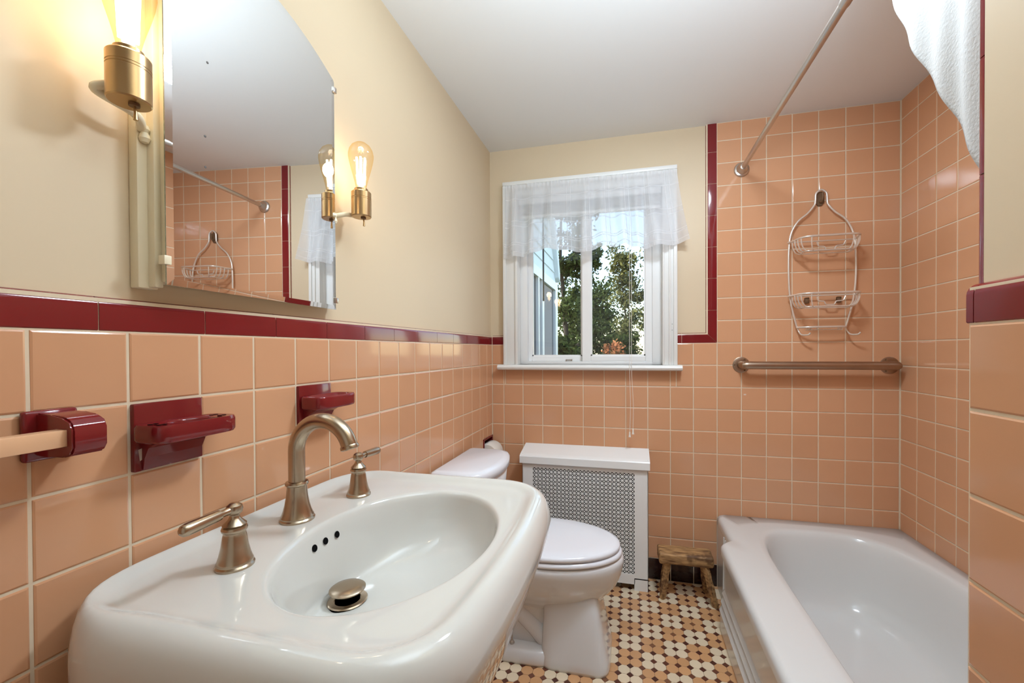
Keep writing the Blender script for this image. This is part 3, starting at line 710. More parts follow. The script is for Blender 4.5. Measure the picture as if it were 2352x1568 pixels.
loft('basin', rings, M['porc'], sk, cap0=True, auto=None)
DX, DY = CX-0.112, CY
lathe('drain', [(0.036, 0.002), (0.034, 0.004), (0.024, 0.0035), (0.023, -0.010), (0.0, -0.010)], (DX, DY, 0.7005), M['nickel'], sk, 32)
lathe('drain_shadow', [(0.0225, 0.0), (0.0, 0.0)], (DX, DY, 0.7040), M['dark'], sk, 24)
lathe('stopper', [(0.0, -0.012), (0.006, -0.012), (0.006, 0.004), (0.030, 0.004), (0.0325, 0.006), (0.0325, 0.008), (0.029, 0.0105), (0.018, 0.013), (0.0, 0.014)], (DX, DY, 0.7165), M['nickel'], sk, 36)
for dy in (-0.026, 0.004, 0.034):
    nn = Vector((0.93, 0, 0.30)).normalized(); c = Vector((CX-0.171*0.957*math.sqrt(1-((dy)/0.22)**2), CY+dy, 0.8065))
    lathe('overflow_hole', [(0.0066, 0.0004), (0.0060, 0.0002), (0.0, 0.0)], c+nn*0.0006, M['dark'], sk, 20, nn)
# pedestal column
def ped(z, a_, b_): return [Vector((0.24+a_*math.copysign(abs(math.cos(t))**0.8, math.cos(t)), CY+b_*math.copysign(abs(math.sin(t))**0.8, math.sin(t)), z)) for t in [2*PI*k/48 for k in range(48)]]
loft('pedestal', [ped(0.0, 0.14, 0.15), ped(0.03, 0.14, 0.15), ped(0.06, 0.115, 0.125), ped(0.30, 0.09, 0.095), ped(0.50, 0.095, 0.105)], M['porc'], sk, True, True)

# faucet
fc = thing('widespread_faucet', (0.10, -1.510, 0.8385), 'brushed nickel gooseneck faucet with two lever handles on the sink', 'faucet')
ZD = 0.8380
def base_prof(k=1.0, h=0.072): return [(0.0, 0.0), (0.0295*k, 0.0), (0.0298*k, 0.004), (0.0275*k, 0.0065), (0.0278*k, 0.009), (0.0262*k, 0.012), (0.0235*k, 0.020), (0.0205*k, 0.032), (0.0180*k, 0.048), (0.0168*k, h-0.006), (0.0170*k, h-0.003), (0.0192*k, h-0.001), (0.0198*k, h+0.002), (0.0185*k, h+0.005), (0.0155*k, h+0.006), (0.0, h+0.006)]
spb = lathe('spout_base', base_prof(1.08), (0.101, -1.510, ZD), M['nickel'], fc, 36)
arc = [Vector((0.101, -1.510, ZD+0.070)), Vector((0.101, -1.510, ZD+0.110)), Vector((0.101, -1.510, ZD+0.137))]
rc = 0.0615; ccx, ccz = 0.101+rc, ZD+0.138
for k in range(1, 25):
    a_ = PI-(PI*0.93)*k/24; arc.append(Vector((ccx+rc*math.cos(a_), -1.510, ccz+rc*math.sin(a_))))
tube('spout', arc, [0.0152]*len(arc), M['nickel'], fc, 24)
t_ = (arc[-1]-arc[-2]).normalized()
lathe('spout_tip', [(0.0, -0.004), (0.0158, -0.004), (0.0172, -0.001), (0.0172, 0.003), (0.0150, 0.005), (0.0130, 0.005), (0.0120, 0.001), (0.0, 0.001)], arc[-1], M['nickel'], fc, 28, t_)
def handle(x, y, sg):
    h = lathe('handle', base_prof(0.90, 0.058)[:-1]+[(0.0165, 0.0665), (0.0150, 0.068), (0.0085, 0.075), (0.0068, 0.079), (0.0070, 0.081), (0.0105, 0.0845), (0.0118, 0.090), (0.0105, 0.0955), (0.006, 0.0992), (0.0, 0.1002)], (x, y, ZD), M['nickel'], fc, 32)
    s = Vector((x, y+sg*0.010, ZD+0.0895)); e_ = Vector((0, sg, -0.035)).normalized()
    L = [0, 0.006, 0.010, 0.014, 0.0145, 0.018, 0.030, 0.050, 0.062, 0.0675, 0.071, 0.072]; rr = [0.006, 0.0055, 0.0056, 0.0060, 0.0078, 0.0080, 0.0086, 0.0092, 0.0092, 0.0080, 0.0045, 0.0005]
    tube('lever', [s+e_*l for l in L], rr, M['nickel'], h, 18)
handle(0.145, -1.683, -1); handle(0.132, -1.360, 1)

# ------------------------------------------------------------------ toilet
TY = -0.580
to = thing('toilet', (0.40, TY, 0.0), 'white two piece toilet with closed lid between sink and radiator cover', 'toilet')
def egg(xb, xf, hw, z, n=56, p=2.0, split=0.42, pb=2.6):
    xc = xb+(xf-xb)*split; o = []
    for k in range(n):
        a_ = 2*PI*k/n; c, s = math.cos(a_), math.sin(a_)
        if c >= 0: x = xc+(xf-xc)*abs(c)**(2/p); y = hw*math.copysign(abs(s)**(2/p), s)
        else: x = xc-(xc-xb)*abs(c)**(2/pb); y = hw*math.copysign(abs(s)**(2/pb), s)
        o.append(Vector((x, TY+y, z)))
    return o
loft('bowl', [egg(0.24, 0.60, 0.085, 0.190), egg(0.22, 0.63, 0.100, 0.215), egg(0.20, 0.665, 0.130, 0.245), egg(0.18, 0.695, 0.156, 0.280), egg(0.17, 0.712, 0.172, 0.320), egg(0.165, 0.720, 0.181, 0.352), egg(0.165, 0.722, 0.184, 0.370), egg(0.165, 0.720, 0.183, 0.381), egg(0.17, 0.714, 0.178, 0.388), egg(0.19, 0.68, 0.15, 0.389)], M['porc2'], to, True, True)
def blk(x0, x1, hw, z, r=6.0, n=56): 
    o = []; cx = (x0+x1)/2; hx = (x1-x0)/2
    for k in range(n):
        a_ = 2*PI*k/n; c, s = math.cos(a_), math.sin(a_); o.append(Vector((cx+hx*math.copysign(abs(c)**(2/r), c), TY+hw*math.copysign(abs(s)**(2/r), s), z)))
    return o
loft('pedestal', [blk(0.415, 0.672, 0.137, 0.0), blk(0.413, 0.674, 0.139, 0.012), blk(0.415, 0.668, 0.136, 0.035), blk(0.418, 0.655, 0.128, 0.10), blk(0.422, 0.640, 0.118, 0.17), blk(0.42, 0.630, 0.108, 0.235), blk(0.42, 0.62, 0.100, 0.27)], M['porc2'], to, True, True)
loft('trapway', [blk(0.14, 0.46, 0.085, 0.0, 4), blk(0.15, 0.46, 0.082, 0.10, 4), blk(0.17, 0.46, 0.088, 0.20, 4), blk(0.17, 0.46, 0.10, 0.27, 4)], M['porc2'], to, True, True)
tube('trapway_bulge', catmull([(0.20, TY-0.060, 0.06), (0.24, TY-0.066, 0.13), (0.31, TY-0.068, 0.17), (0.38, TY-0.066, 0.12), (0.43, TY-0.060, 0.06)], 8), 0.036, M['porc2'], to, 16)
loft('foot', [blk(0.12, 0.46, 0.134, 0.0, 7), blk(0.118, 0.46, 0.137, 0.010, 7), blk(0.12, 0.46, 0.134, 0.040, 7), blk(0.128, 0.46, 0.124, 0.052, 7), blk(0.15, 0.46, 0.10, 0.056, 7)], M['porc2'], to, True, True)
bt = lathe('floor_bolt', [(0.0, 0.0), (0.010, 0.0), (0.010, 0.003), (0.007, 0.004), (0.007, 0.009), (0.003, 0.010), (0.003, 0.030), (0.0, 0.030)], (0.305, TY-0.104, 0.0555), M['steel'], to, 12)
loft('seat', [egg(0.205, 0.706, 0.176, 0.391), egg(0.20, 0.715, 0.183, 0.395), egg(0.20, 0.716, 0.184, 0.402), egg(0.203, 0.711, 0.180, 0.410), egg(0.21, 0.70, 0.17, 0.412)], M['seat'], to, True, True, auto=None)
loft('lid', [egg(0.205, 0.698, 0.174, 0.4145), egg(0.20, 0.707, 0.182, 0.417), egg(0.20, 0.709, 0.184, 0.424), egg(0.203, 0.705, 0.181, 0.432), egg(0.212, 0.690, 0.171, 0.4355), egg(0.24, 0.62, 0.13, 0.4365), egg(0.30, 0.5, 0.06, 0.437)], M['seat'], to, True, True)
for s in (-1, 1): box('hinge', (0.195, TY+s*0.075-0.02, 0.392), (0.23, TY+s*0.075+0.02, 0.428), M['seat'], to, 0.006, 3)
def tankp(x0, xe, xm, hw, z, n=72, r=0.045):
    poly = []
    def front(y): return xe+(xm-xe)*(1-(y/hw)**2)
    N = 26
    for k in range(N+1):
        y = -hw+r*0.0+2*hw*k/N; poly.append((front(y), y))
    # round the front corners by clipping with a power curve
    pts = []
    for x, y in poly:
        q = max(0, (abs(y)-(hw-r))/r); x -= r*(1-math.sqrt(max(0, 1-q*q))); pts.append((x, y))
    pts += [(x0+0.01, hw), (x0, hw-0.01), (x0, -hw+0.01), (x0+0.01, -hw)]
    return [Vector((x, TY+y, z)) for x, y in pts]
loft('tank', [tankp(0.03, 0.17, 0.205, 0.165, 0.385), tankp(0.026, 0.178, 0.215, 0.175, 0.42), tankp(0.024, 0.19, 0.232, 0.192, 0.60), tankp(0.022, 0.195, 0.240, 0.198, 0.680)], M['porc2'], to, True, True)
loft('tank_lid', [tankp(0.020, 0.196, 0.240, 0.200, 0.682), tankp(0.016, 0.203, 0.249, 0.207, 0.685), tankp(0.016, 0.203, 0.249, 0.207, 0.706), tankp(0.019, 0.197, 0.243, 0.203, 0.716), tankp(0.03, 0.18, 0.22, 0.188, 0.721)], M['seat'], to, True, True)

# ------------------------------------------------------------------ radiator cover
rc_ = thing('radiator_cover', (0.516, -0.06, 0.0), 'white metal radiator cover with pierced star grille under the window', 'radiator cover')
RX0, RX1, RY = 0.203, 0.829, -0.125
GX0, GX1, GZ0, GZ1 = 0.257, 0.767, 0.078, 0.572
boxes('front_panel', [((RX0, RY, 0.055), (GX0, RY+0.002, 0.625)), ((GX1, RY, 0.055), (RX1, RY+0.002, 0.625)), ((GX0, RY, GZ1), (GX1, RY+0.002, 0.625)), ((GX0, RY, 0.030), (GX1, RY+0.002, GZ0)), ((RX0, RY, 0), (GX0+0.006, RY+0.002, 0.06)), ((GX1-0.003, RY, 0), (RX1, RY+0.002, 0.06))], M['rad'], rc_)
for x in (RX0, RX1-0.002): box('side_panel', (x, RY, 0), (x+0.002, -0.001, 0.64), M['rad'], rc_)
prism('cover_top', [(-0.001, 0.668), (-0.118, 0.640), (-0.136, 0.633), (-0.140, 0.628), (-0.140, 0.594), (-0.137, 0.594), (-0.136, 0.624), (-0.118, 0.634), (-0.001, 0.650)], 'x', 0.192, 0.838, M['rad'], rc_)
box('shade_backing', (RX0+0.01, -0.035, 0.03), (RX1-0.01, -0.031, 0.62), M['dark'], rc_)  # near-black sheet stands in for the shade inside the cover
# grille: a sheet pierced by four triangles per cell
nx = 26; cs = (GX1-GX0)/nx; nz = 25; czs = (GZ1-GZ0)/nz
V, F = [], []
for i in range(nx):
    for j in range(nz):
        x0, z0 = GX0+i*cs, GZ0+j*czs; cx, cz = x0+cs/2, z0+czs/2
        cor = [(x0, z0), (x0+cs, z0), (x0+cs, z0+czs), (x0, z0+czs)]
        for k in range(4):
            tri = [cor[k], cor[(k+1) % 4], (cx, cz)]
            g = ((tri[0][0]+tri[1][0])/2*0.62+cx*0.38, (tri[0][1]+tri[1][1])/2*0.62+cz*0.38)
            inn = [(g[0]+(a_-g[0])*0.68, g[1]+(b_-g[1])*0.68) for a_, b_ in tri]
            bse = len(V); V += [(a_, RY+0.001, b_) for a_, b_ in tri+inn]+[(a_, RY+0.003, b_) for a_, b_ in inn]
            for q in range(3):
                q2 = (q+1) % 3; F += [(bse+q, bse+q2, bse+3+q2, bse+3+q), (bse+3+q, bse+3+q2, bse+6+q2, bse+6+q)]
mesh('grille', V, F, M['rad'], rc_)

# ------------------------------------------------------------------ wooden stool
st = thing('wooden_stool', (1.0, -0.12, 0.0), 'small worn wooden stool between radiator cover and bathtub', 'stool')
bm = bmesh.new(); bm_box(bm, (0.876, -0.178, 0.172), (1.116, -0.074, 0.221), 0.010, 3)
bmesh.ops.subdivide_edges(bm, edges=[e_ for e_ in bm.edges if e_.calc_length() > 0.03], cuts=6, use_grid_fill=True)
for v in bm.verts: v.co += noise.noise_vector(v.co*18)*0.004 + noise.noise_vector(v.co*60)*0.0012
from_bm('seat', bm, M['wood'], st, smooth=True, auto=50)
for x0, y0, x1, y1 in ((0.918, -0.155, 0.892, -0.160), (1.078, -0.160, 1.122, -0.178), (0.918, -0.095, 0.900, -0.060), (1.078, -0.095, 1.100, -0.060)):
    bm = bmesh.new(); pts = [Vector((x0, y0, 0.185)).lerp(Vector((x1, y1, 0.0)), t/8) for t in range(9)]
    bm_tube(bm, pts, [0.0165+0.001*math.sin(k*2.1+x0*40) for k in range(9)], 4)
    bmesh.ops.bevel(bm, geom=[e_ for e_ in bm.edges if abs((e_.verts[0].co-e_.verts[1].co).normalized().z) > 0.7], offset=0.003, segments=2, affect='EDGES')
    for v in bm.verts: v.co += noise.noise_vector(v.co*25)*0.0008
    for v in bm.verts:
        if v.co.z < 0.0: v.co.z = 0.0
    from_bm('leg', bm, M['wood'], st, smooth=True, auto=45)

# ------------------------------------------------------------------ bathtub
tu = thing('bathtub', (1.54, -0.78, 0.0), 'white enamelled alcove bathtub with ribbed apron along the right wall', 'bathtub')
TCX, TCY = 1.565, -0.770; NT = 360
TE = SY+0.006
def tub_front(y):
    if y > -0.27: return 1.160
    if y > -0.335: t = (-0.27-y)/0.065; return 1.160-0.048*t*t*(3-2*t)
    return 1.112
def tub_outer(k):
    a_ = 2*PI*k/NT; c, s = math.cos(a_), math.sin(a_); lo, hi = 0.0, 2.0
    def ins(x, y):
        if x > WX-0.001 or y > -0.001 or y < TE+0.001: return False
        xl = tub_front(y)
        return x > xl
    for _ in range(44):
        m_ = (lo+hi)/2
        if ins(TCX+m_*c, TCY+m_*s): lo = m_
        else: hi = m_
    return Vector((TCX+lo*c, TCY+lo*s, 0))
# extra angular samples where the rim steps
TO = [tub_outer(k) for k in range(NT)]
def tub_in(k_, z, p=3.0, dx=0.0, sy=1.0):
    o = []
    for k in range(NT):
        a_ = 2*PI*k/NT; c, s = math.cos(a_), math.sin(a_)
        hx, hy = 0.293*k_, (0.655-0.293*(1-k_)*1.0)*1.0*sy
        p = 3.0+2.6*max(0.0, -c)**0.6*(1 if c < 0 else 0); r = ((abs(c)/hx)**p+(abs(s)/hy)**p)**(-1/p); o.append(Vector((TCX+dx+r*c, TCY+r*s, z)))
    return o
def tub_off(dd, z):
    o = []
    for k in range(NT):
        p = TO[k]; d_ = Vector((TCX-p.x, TCY-p.y, 0)); front = p.x < 1.3 and p.y < -0.001 and p.y > TE+0.002
        q = p.copy()
        if front: q.x += dd
        q.z = z; o.append(q)
    return o
def mid(t, z):
    A, B = tub_off(0.02, z), tub_in(1.0, z); return [a_.lerp(b_, t) for a_, b_ in zip(A, B)]
loft('basin', [tub_off(0.0, 0.318), tub_off(0.0, 0.338), tub_off(0.003, 0.349), tub_off(0.010, 0.357), tub_off(0.020, 0.3605), mid(0.5, 0.361), mid(0.85, 0.361), tub_in(1.0, 0.359), tub_in(0.975, 0.353), tub_in(0.95, 0.338), tub_in(0.92, 0.30), tub_in(0.88, 0.22), tub_in(0.83, 0.14), tub_in(0.76, 0.085), tub_in(0.62, 0.062), tub_in(0.3, 0.058)], M['tub'], tu, cap1=True)
APR = [(0.0, 0.335), (0.001, 0.318), (0.006, 0.308), (0.013, 0.302), (0.016, 0.290), (0.016, 0.168), (0.010, 0.160), (0.006, 0.153), (0.008, 0.146), (0.010, 0.138), (0.004, 0.128), (0.000, 0.120), (0.002, 0.112), (0.004, 0.104), (-0.002, 0.094), (-0.006, 0.086), (-0.004, 0.078), (-0.003, 0.070), (-0.003, 0.012), (-0.002, 0.002), (0.0, 0.0)]
APP = [(0.002, z) for _, z in APR]; APP[0] = (0.0, 0.335); APP[1] = (0.001, 0.318)
secs = []
def asec(y, xl, t): return [Vector((xl+a_[0]*(1-t)+b_[0]*t, y, a_[1])) for a_, b_ in zip(APR, APP)]
for y in [TE+0.001, -0.8, -0.36]+[-0.338+0.004*k for k in range(18)]+[-0.265, -0.2, -0.10, -0.001]:
    secs.append(asec(y, tub_front(y), min(1.0, max(0.0, (y+0.338)/0.05))))
n = len(APR); vs = [v for s in secs for v in s]; fs = []
for i in range(len(secs)-1):
    for k in range(n-1): fs.append((i*n+k, (i+1)*n+k, (i+1)*n+k+1, i*n+k+1))
mesh('apron', vs, fs, M['tub'], tu, smooth=True, auto=35)
for y in (-0.235, -0.20, -0.165):
    tube('apron_rib', catmull([(1.1605, y, 0.318), (1.1600, y, 0.20), (1.158, y-0.004, 0.12), (1.155, y-0.02, 0.05), (1.154, y-0.04, 0.01)], 6), 0.0050, M['tub'], tu, 8)

# ------------------------------------------------------------------ shower fittings
ro = thing('shower_rod', (1.272, -0.78, 2.0385), 'satin metal shower curtain rod running to the tiled back wall', 'curtain rod')
tube('rod_thin', [(1.272, -0.012, 2.0385), (1.272, -1.02, 2.0385)], 0.0110, M['steel'], ro, 20)
tube('rod_thick', [(1.272, -0.99, 2.0385), (1.272, -0.995, 2.0385), (1.272, TE-0.001+0.012, 2.0385)], [0.0122, 0.0132, 0.0132], M['steel'], ro, 20)
FL = [(0.0, 0.0), (0.034, 0.0), (0.035, 0.004), (0.032, 0.009), (0.025, 0.012), (0.024, 0.020), (0.020, 0.026), (0.016, 0.034), (0.014, 0.040), (0.0, 0.040)]
lathe('flange', FL, (1.272, 0.0, 2.0385), M['steel'], ro, 32, (0, -1, 0)); lathe('flange', FL, (1.272, TE, 2.0385), M['steel'], ro, 32, (0, 1, 0))

gb = thing('grab_bar', (1.58, -0.06, 1.097), 'long worn metal grab bar on the tiled wall above the tub', 'grab bar')
tube('bar', catmull([(1.270, 0.0, 1.097), (1.270, -0.028, 1.097), (1.279, -0.052, 1.097), (1.302, -0.062, 1.097), (1.58, -0.062, 1.097), (1.852, -0.062, 1.097), (1.875, -0.052, 1.097), (1.884, -0.028, 1.097), (1.884, 0.0, 1.097)], 7), 0.0185, M['bar'], gb, 22)
for x in (1.270, 1.881):
    f_ = lathe('flange', [(0.0, 0.0), (0.0385, 0.0), (0.0385, 0.0025), (0.0365, 0.0035), (0.020, 0.0045), (0.0, 0.0045)], (x, 0.0, 1.097), M['bar'], gb, 36, (0, -1, 0))
    for k in range(3):
        a_ = (PI if x < 1.5 else 0)+2*PI*k/3; lathe('screw', [(0.0, 0.0), (0.0042, 0.0), (0.0040, 0.0018), (0.0, 0.0022)], (x+0.030*math.cos(a_), -0.004, 1.097+0.030*math.sin(a_)), M['rust'], f_, 10, (0, -1, 0))

ca = thing('shower_caddy', (1.603, -0.06, 1.23), 'silver wire shower caddy with two baskets hanging on the tiles', 'caddy')
def wire(nm, pts, r=0.0030, parent=None, n=8, seg=8): return tube(nm, catmull(pts, n), r, M['wire'], parent or ca, seg)
KX = 1.603; yw = -0.020
left = [(KX-0.012, yw, 1.898), (KX-0.022, yw, 1.885), (KX-0.024, yw, 1.855), (KX-0.028, yw, 1.835), (KX-0.055, yw, 1.800), (KX-0.095, yw, 1.765), (KX-0.122, yw, 1.715), (KX-0.133, yw-0.004, 1.655), (KX-0.136, yw-0.006, 1.56), (KX-0.134, yw-0.006, 1.47), (KX-0.128, yw-0.004, 1.405), (KX-0.118, yw-0.002, 1.35), (KX-0.102, yw, 1.285), (KX-0.098, yw, 1.270)]
right = [(2*KX-x, y, z) for x, y, z in left]
wire('frame_wire', left[::-1]+[(KX, yw, 1.904)]+right, 0.0044, n=6, seg=10)
def basket(z, hw=0.128, dep=0.105, h=0.060):
    b0 = yw-0.006
    rim = [(KX-hw-0.010, b0, z), (KX-hw+0.004, b0-dep*0.35, z), (KX-hw+0.014, b0-dep*0.78, z), (KX-hw+0.045, b0-dep, z), (KX, b0-dep, z), (KX+hw-0.045, b0-dep, z), (KX+hw-0.014, b0-dep*0.78, z), (KX+hw-0.004, b0-dep*0.35, z), (KX+hw+0.010, b0, z)]
    bk = tube('basket', catmull(rim, 8), 0.0046, M['wire'], ca, 8)
    wire('back_rail', [(KX-hw-0.008, b0, z), (KX, b0, z), (KX+hw+0.008, b0, z)][0:3], 0.0028, bk)
    fl_ = [(KX-hw*0.72, b0-dep*0.15, z-h), (KX-hw*0.72, b0-dep*0.70, z-h), (KX-hw*0.55, b0-dep*0.86, z-h), (KX+hw*0.55, b0-dep*0.86, z-h), (KX+hw*0.72, b0-dep*0.70, z-h), (KX+hw*0.72, b0-dep*0.15, z-h)]
    wire('floor_wire', fl_, 0.0030, bk, 6); wire('floor_wire', [(x, y+0.012 if i not in (0, 5) else y, z_) for i, (x, y, z_) in enumerate(fl_)], 0.0028, bk, 6)
    wire('floor_wire', [(KX-hw*0.72, b0-dep*0.15, z-h), (KX, b0-dep*0.15, z-h), (KX+hw*0.72, b0-dep*0.15, z-h)], 0.0020, bk)
    for s in (-1, 1):
        for yy, ex in ((0.20, 1.0), (0.42, 0.975), (0.62, 0.94), (0.80, 0.885)):
            X = KX+s*hw*ex; Y = b0-dep*yy
            wire('rib', [(X, Y, z), (X-s*0.002, Y, z-h*0.45), (X-s*0.014, Y+0.003, z-h*0.88), (X-s*0.034, Y+0.008, z-h)], 0.0028, bk, 5, 6)
        X = KX+s*hw*0.62
        wire('rib', [(X, b0-dep, z), (X, b0-dep+0.001, z-h*0.5), (X-s*0.006, b0-dep+0.008, z-h*0.92), (X-s*0.012, b0-dep+0.016, z-h)], 0.0028, bk, 5, 6)
    zz = z-0.004
    nt_ = [(KX-0.020-0.004, b0-0.010, zz), (KX-0.018, b0-0.012, zz-0.022), (KX+0.006, b0-0.012, zz-0.024), (KX+0.012, b0-0.012, zz-0.040), (KX+0.046, b0-0.012, zz-0.040), (KX+0.053, b0-0.012, zz-0.024), (KX+0.082, b0-0.012, zz-0.022), (KX+0.092, b0-0.010, zz)]
    tube('notch_wire', [p for i in range(len(nt_)-1) for p in (Vector(nt_[i]).lerp(Vector(nt_[i+1]), 0.12), Vector(nt_[i]).lerp(Vector(nt_[i+1]), 0.88))], 0.0028, M['wire'], bk, 6)
basket(1.668); basket(1.418, h=0.058)
zb_ = 1.272
sb = tube('soap_rack', catmull([(KX-0.100, yw, zb_), (KX-0.085, yw-0.03, zb_), (KX-0.05, yw-0.045, zb_), (KX+0.05, yw-0.045, zb_), (KX+0.085, yw-0.03, zb_), (KX+0.100, yw, zb_)], 8), 0.0044, M['wire'], ca, 8)
wire('floor_wire', [(KX-0.075, yw-0.025, zb_-0.012), (KX, yw-0.030, zb_-0.012), (KX+0.075, yw-0.025, zb_-0.012)], 0.0020, sb)
for x in (-0.070, -0.062, -0.054, -0.030, 0.054, 0.062, 0.070): wire('rib', [(KX+x, yw-0.042, zb_), (KX+x, yw-0.030, zb_-0.012)], 0.0018, sb, 3, 6)
for s in (-1, 1):
    wire('hook', [(KX+s*0.098, yw, 1.272), (KX+s*0.098-0.0+0.006, yw-0.004, 1.252), (KX+s*0.098+0.012, yw-0.020, 1.238), (KX+s*0.098+0.030, yw-0.040, 1.237), (KX+s*0.098+0.038, yw-0.046, 1.246)], 0.0036)
for x in (-0.055, 0.075): box('suction_pad', (KX+x-0.008, -0.016, 1.385), (KX+x+0.010, 0.0, 1.412), M['rust'], ca, 0.003)
hk = thing('wall_hook', (1.603, -0.01, 1.88), 'small rusty adhesive hook on the tiles holding the wire caddy', 'hook')
prism('hook_plate', [(KX-0.018, 1.850), (KX-0.018, 1.885), (KX-0.010, 1.900), (KX+0.010, 1.900), (KX+0.018, 1.885), (KX+0.018, 1.850), (KX+0.008, 1.835), (KX-0.008, 1.835)], 'y', -0.008, 0.0, M['rust'], hk, 0.001)
tube('hook_arm', catmull([(KX, -0.006, 1.850), (KX+0.002, -0.022, 1.852), (KX+0.003, -0.030, 1.870), (KX+0.003, -0.028, 1.888)], 6), 0.0045, M['rust'], hk, 8)

# shower curtain, thrown over the near end of the rod
sc = thing('shower_curtain', (1.30, -1.40, 2.0), 'white textured shower curtain bunched over the near end of the rod', 'curtain')
def sweep_cloth(nm, ya, yb, x0, depth, low, ph):
    NU, NV = 60, 40; vs = []; fs = []
    for j in range(NV+1):
        t = j/NV
        for i in range(NU+1):
            s = i/NU
            y = ya+(yb-ya)*s
            zlow = low(s)
            z = 2.052-(2.052-zlow)*t
            x = x0+depth*math.sin(PI*0.5*min(1, t*1.3))*0.6+0.004*math.sin(s*13+ph+t*3)*t+0.003*math.sin(s*41+ph)
            vs.append((x, y+0.004*math.sin(t*9+ph)*t, z))
    for j in range(NV):
        for i in range(NU): a_ = j*(NU+1)+i; fs.append((a_, a_+1, a_+NU+2, a_+NU+1))
    o = mesh(nm, vs, fs, M['curtain'], sc, smooth=True)
    md = o.modifiers.new('thick', 'SOLIDIFY'); md.thickness = 0.006
    return o
sweep_cloth('cloth_fold', -1.535, -1.14, 1.240, 0.01, lambda s: 1.285+0.765*s**1.05, 0.4)
sweep_cloth('cloth_fold', -1.535, -1.17, 1.300, 0.04, lambda s: 1.24+0.80*s, 2.1)

# ------------------------------------------------------------------ outdoors
structure(box('ground', (-40, 0.5, -3.2), (40, 60, -3.0), M['grass']), 'lawn below the window', 'ground')
hw_ = thing('house_wing', (-0.6, 3.2, -3.0), 'pale sided wing of the house with a white framed window, beyond the left pane', 'building')
HX = -0.30; HY1 = 3.78
box('wall', (-2.5, 1.6, -3.0), (HX-0.02, HY1-0.02, 2.14), M['siding'], hw_)
lap = 0.16
for k in range(9):
    z0 = 2.12+k*lap; y1 = HY1-0.02 if z0 < 2.2 else HY1-0.02-(z0+lap-2.28)*0.55
    vs = [(HX-0.022, 1.6, z0), (HX, 1.6, z0), (HX-0.014, 1.6, z0+lap+0.004), (HX-0.022, 1.6, z0+lap+0.004)]
    vs += [(a_, y1, c_) for a_, b_, c_ in vs]
    mesh('clapboard', vs, [(0, 1, 2, 3), (7, 6, 5, 4), (0, 4, 5, 1), (1, 5, 6, 2), (2, 6, 7, 3), (3, 7, 4, 0)], M['siding'], hw_)
prism('wall', [(1.6, 2.12), (HY1-0.03, 2.12), (HY1-0.03, 2.28), (3.0, 3.6), (1.6, 3.6)], 'x', -2.5, HX-0.021, M['siding'], hw_)
prism('roof_edge', [(HY1-0.04, 2.22), (HY1+0.05, 2.16), (HY1+0.07, 2.30), (3.10, 3.66), (2.98, 3.64)], 'x', -2.5, HX+0.05, M['siding'], hw_)
boxes('window_frame', [((HX-0.02, 1.6, 2.02), (HX+0.025, HY1, 2.13)), ((HX-0.02, HY1-0.17, -1.0), (HX+0.025, HY1, 2.02)), ((HX-0.02, 2.72, -1.0), (HX+0.02, 2.83, 2.02)), ((HX-0.02, 2.50, -1.0), (HX+0.02, 2.56, 2.02))], M['vinyl'], hw_)
box('window_pane', (HX-0.03, 1.7, -1.0), (HX-0.012, HY1-0.10, 2.02), M['darkglass'], hw_)
V, F = [], []
for i in range(25):
    y = 2.95+i*0.022; V += [(HX-0.008+0.004*math.sin(i*1.9), y, 2.01), (HX-0.008+0.004*math.sin(i*1.9), y, -1.0)]
for i in range(24): F.append((2*i, 2*i+1, 2*i+3, 2*i+2))
mesh('drape', V, F, M['housecurt'], hw_, smooth=True)
br = thing('hanging_rod', (0.252, 0.20, 1.36), 'thin black metal rod hanging outside the left window pane', 'rod')
tube('rod', [(0.252, 0.20, 1.462), (0.252, 0.20, 2.02)], 0.0052, M['black'], br, 8)
tube('bracket', [(0.252, 0.155, 2.03), (0.252, 0.20, 2.03), (0.252, 0.20, 2.015)], 0.005, M['black'], br, 8)

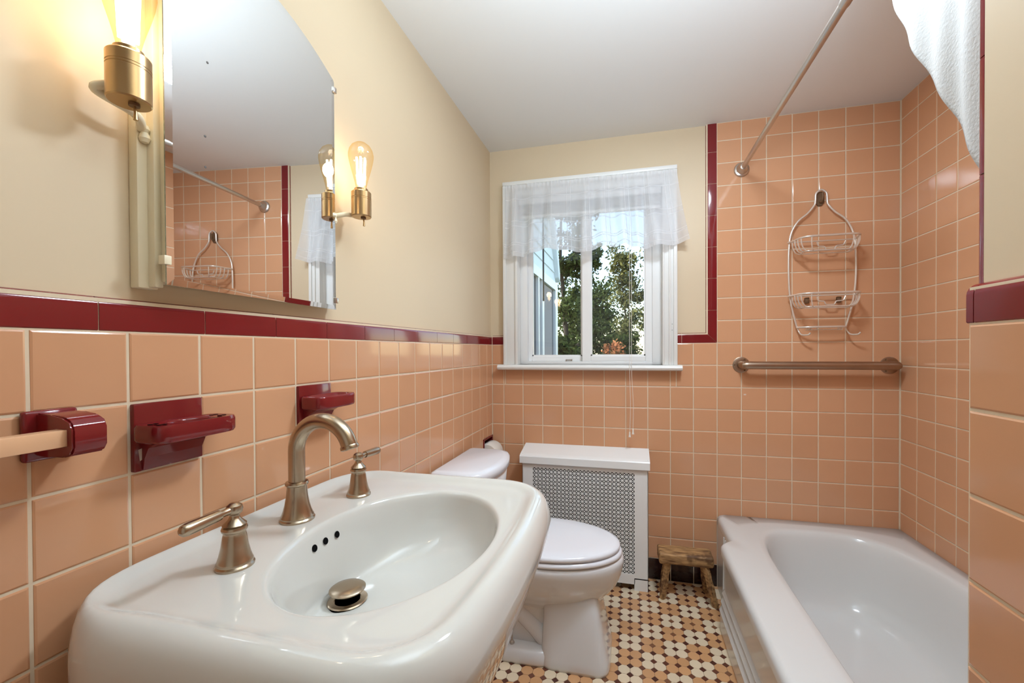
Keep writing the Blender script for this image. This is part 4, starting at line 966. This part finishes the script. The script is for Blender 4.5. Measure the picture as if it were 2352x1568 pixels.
def tree(name, label, x, y, zb, h, rx, n_leaf, leaf, lm, seed, trunk=0.10, cone=False):
    rr = random.Random(seed)
    t = thing(name, (x, y, zb), label, 'tree', 'trees beyond the window')
    bm = bmesh.new(); tp_ = [Vector((x+0.1*math.sin(k*1.3+seed), y+0.1*math.cos(k*1.7+seed), zb+h*0.95*k/8)) for k in range(9)]
    bm_tube(bm, tp_, [trunk*(1-0.85*k/8) for k in range(9)], 8); tops = []
    for k in range(26):
        z = zb+h*rr.uniform(0.2, 0.95); a_ = rr.uniform(0, 2*PI); s = (1-(z-zb)/h) if cone else math.sin(PI*min(1, max(0.08, (z-zb)/h)))**0.6
        L = rx*rr.uniform(0.5, 1.0)*max(0.15, s); base = Vector((x, y, z)); d_ = Vector((math.cos(a_), math.sin(a_), rr.uniform(0.0, 0.6)))
        bm_tube(bm, [base, base+d_*L*0.5+Vector((0, 0, 0.05)), base+d_*L], [trunk*0.25, trunk*0.15, trunk*0.04], 5); tops.append((base, d_*L))
    from_bm('trunk', bm, M['bark'], t, smooth=True)
    V, F = [], []
    cl = []
    for k in range(150):
        b_, d_ = rr.choice(tops); p = b_+d_*rr.uniform(0.35, 1.05)+Vector((rr.gauss(0, 1), rr.gauss(0, 1), rr.gauss(0, 1)))*0.14*rx; cl.append((p, rx*rr.uniform(0.10, 0.24)))
    for k in range(n_leaf):
        c, r = rr.choice(cl); v = Vector((rr.gauss(0, 1), rr.gauss(0, 1), rr.gauss(0, 0.8)))*r*0.6; p = c+v
        a1 = Vector((rr.gauss(0, 1), rr.gauss(0, 1), rr.gauss(0, 1))).normalized(); a2 = a1.cross(Vector((rr.gauss(0, 1), rr.gauss(0, 1), rr.gauss(0, 1)))).normalized()
        s = leaf*rr.uniform(0.6, 1.3); b = len(V); V += [p-a1*s, p+a2*s*0.45, p+a1*s, p-a2*s*0.45]; F.append((b, b+1, b+2, b+3))
    mesh('foliage', V, F, lm, t)['kind'] = 'stuff'
tree('leafy_tree', 'tall dark leafy tree seen through the left pane', -1.2, 10.2, -3, 9.8, 1.3, 13000, 0.075, M['leaf1'], 3, 0.13)
tree('evergreen_tree', 'sunlit pointed tree seen through the right pane', 0.55, 13.4, -3, 7.9, 1.35, 14000, 0.075, M['leaf2'], 14, 0.09, cone=True)
tree('leafy_tree', 'olive tree at the right edge of the right pane', 2.05, 9.0, -3, 8.6, 0.95, 10000, 0.070, M['leaf2'], 21, 0.12)
tree('autumn_shrub', 'low reddish autumn shrub in the right pane', 0.42, 6.2, -3, 4.5, 0.50, 3500, 0.045, M['leaf3'], 33, 0.05)
tree('leafy_tree', 'dense dark shrub low behind the left pane', -0.80, 6.0, -3, 5.0, 0.70, 9000, 0.055, M['leaf1'], 41, 0.06)
tree('leafy_tree', 'dense dark shrub low behind the right pane', 0.62, 9.8, -3, 4.7, 0.75, 9000, 0.06, M['leaf1'], 47, 0.06)
tree('leafy_tree', 'far dark tree glimpsed between the nearer trees', -1.2, 18.5, -3, 7.6, 2.4, 12000, 0.12, M['leaf1'], 53, 0.14)
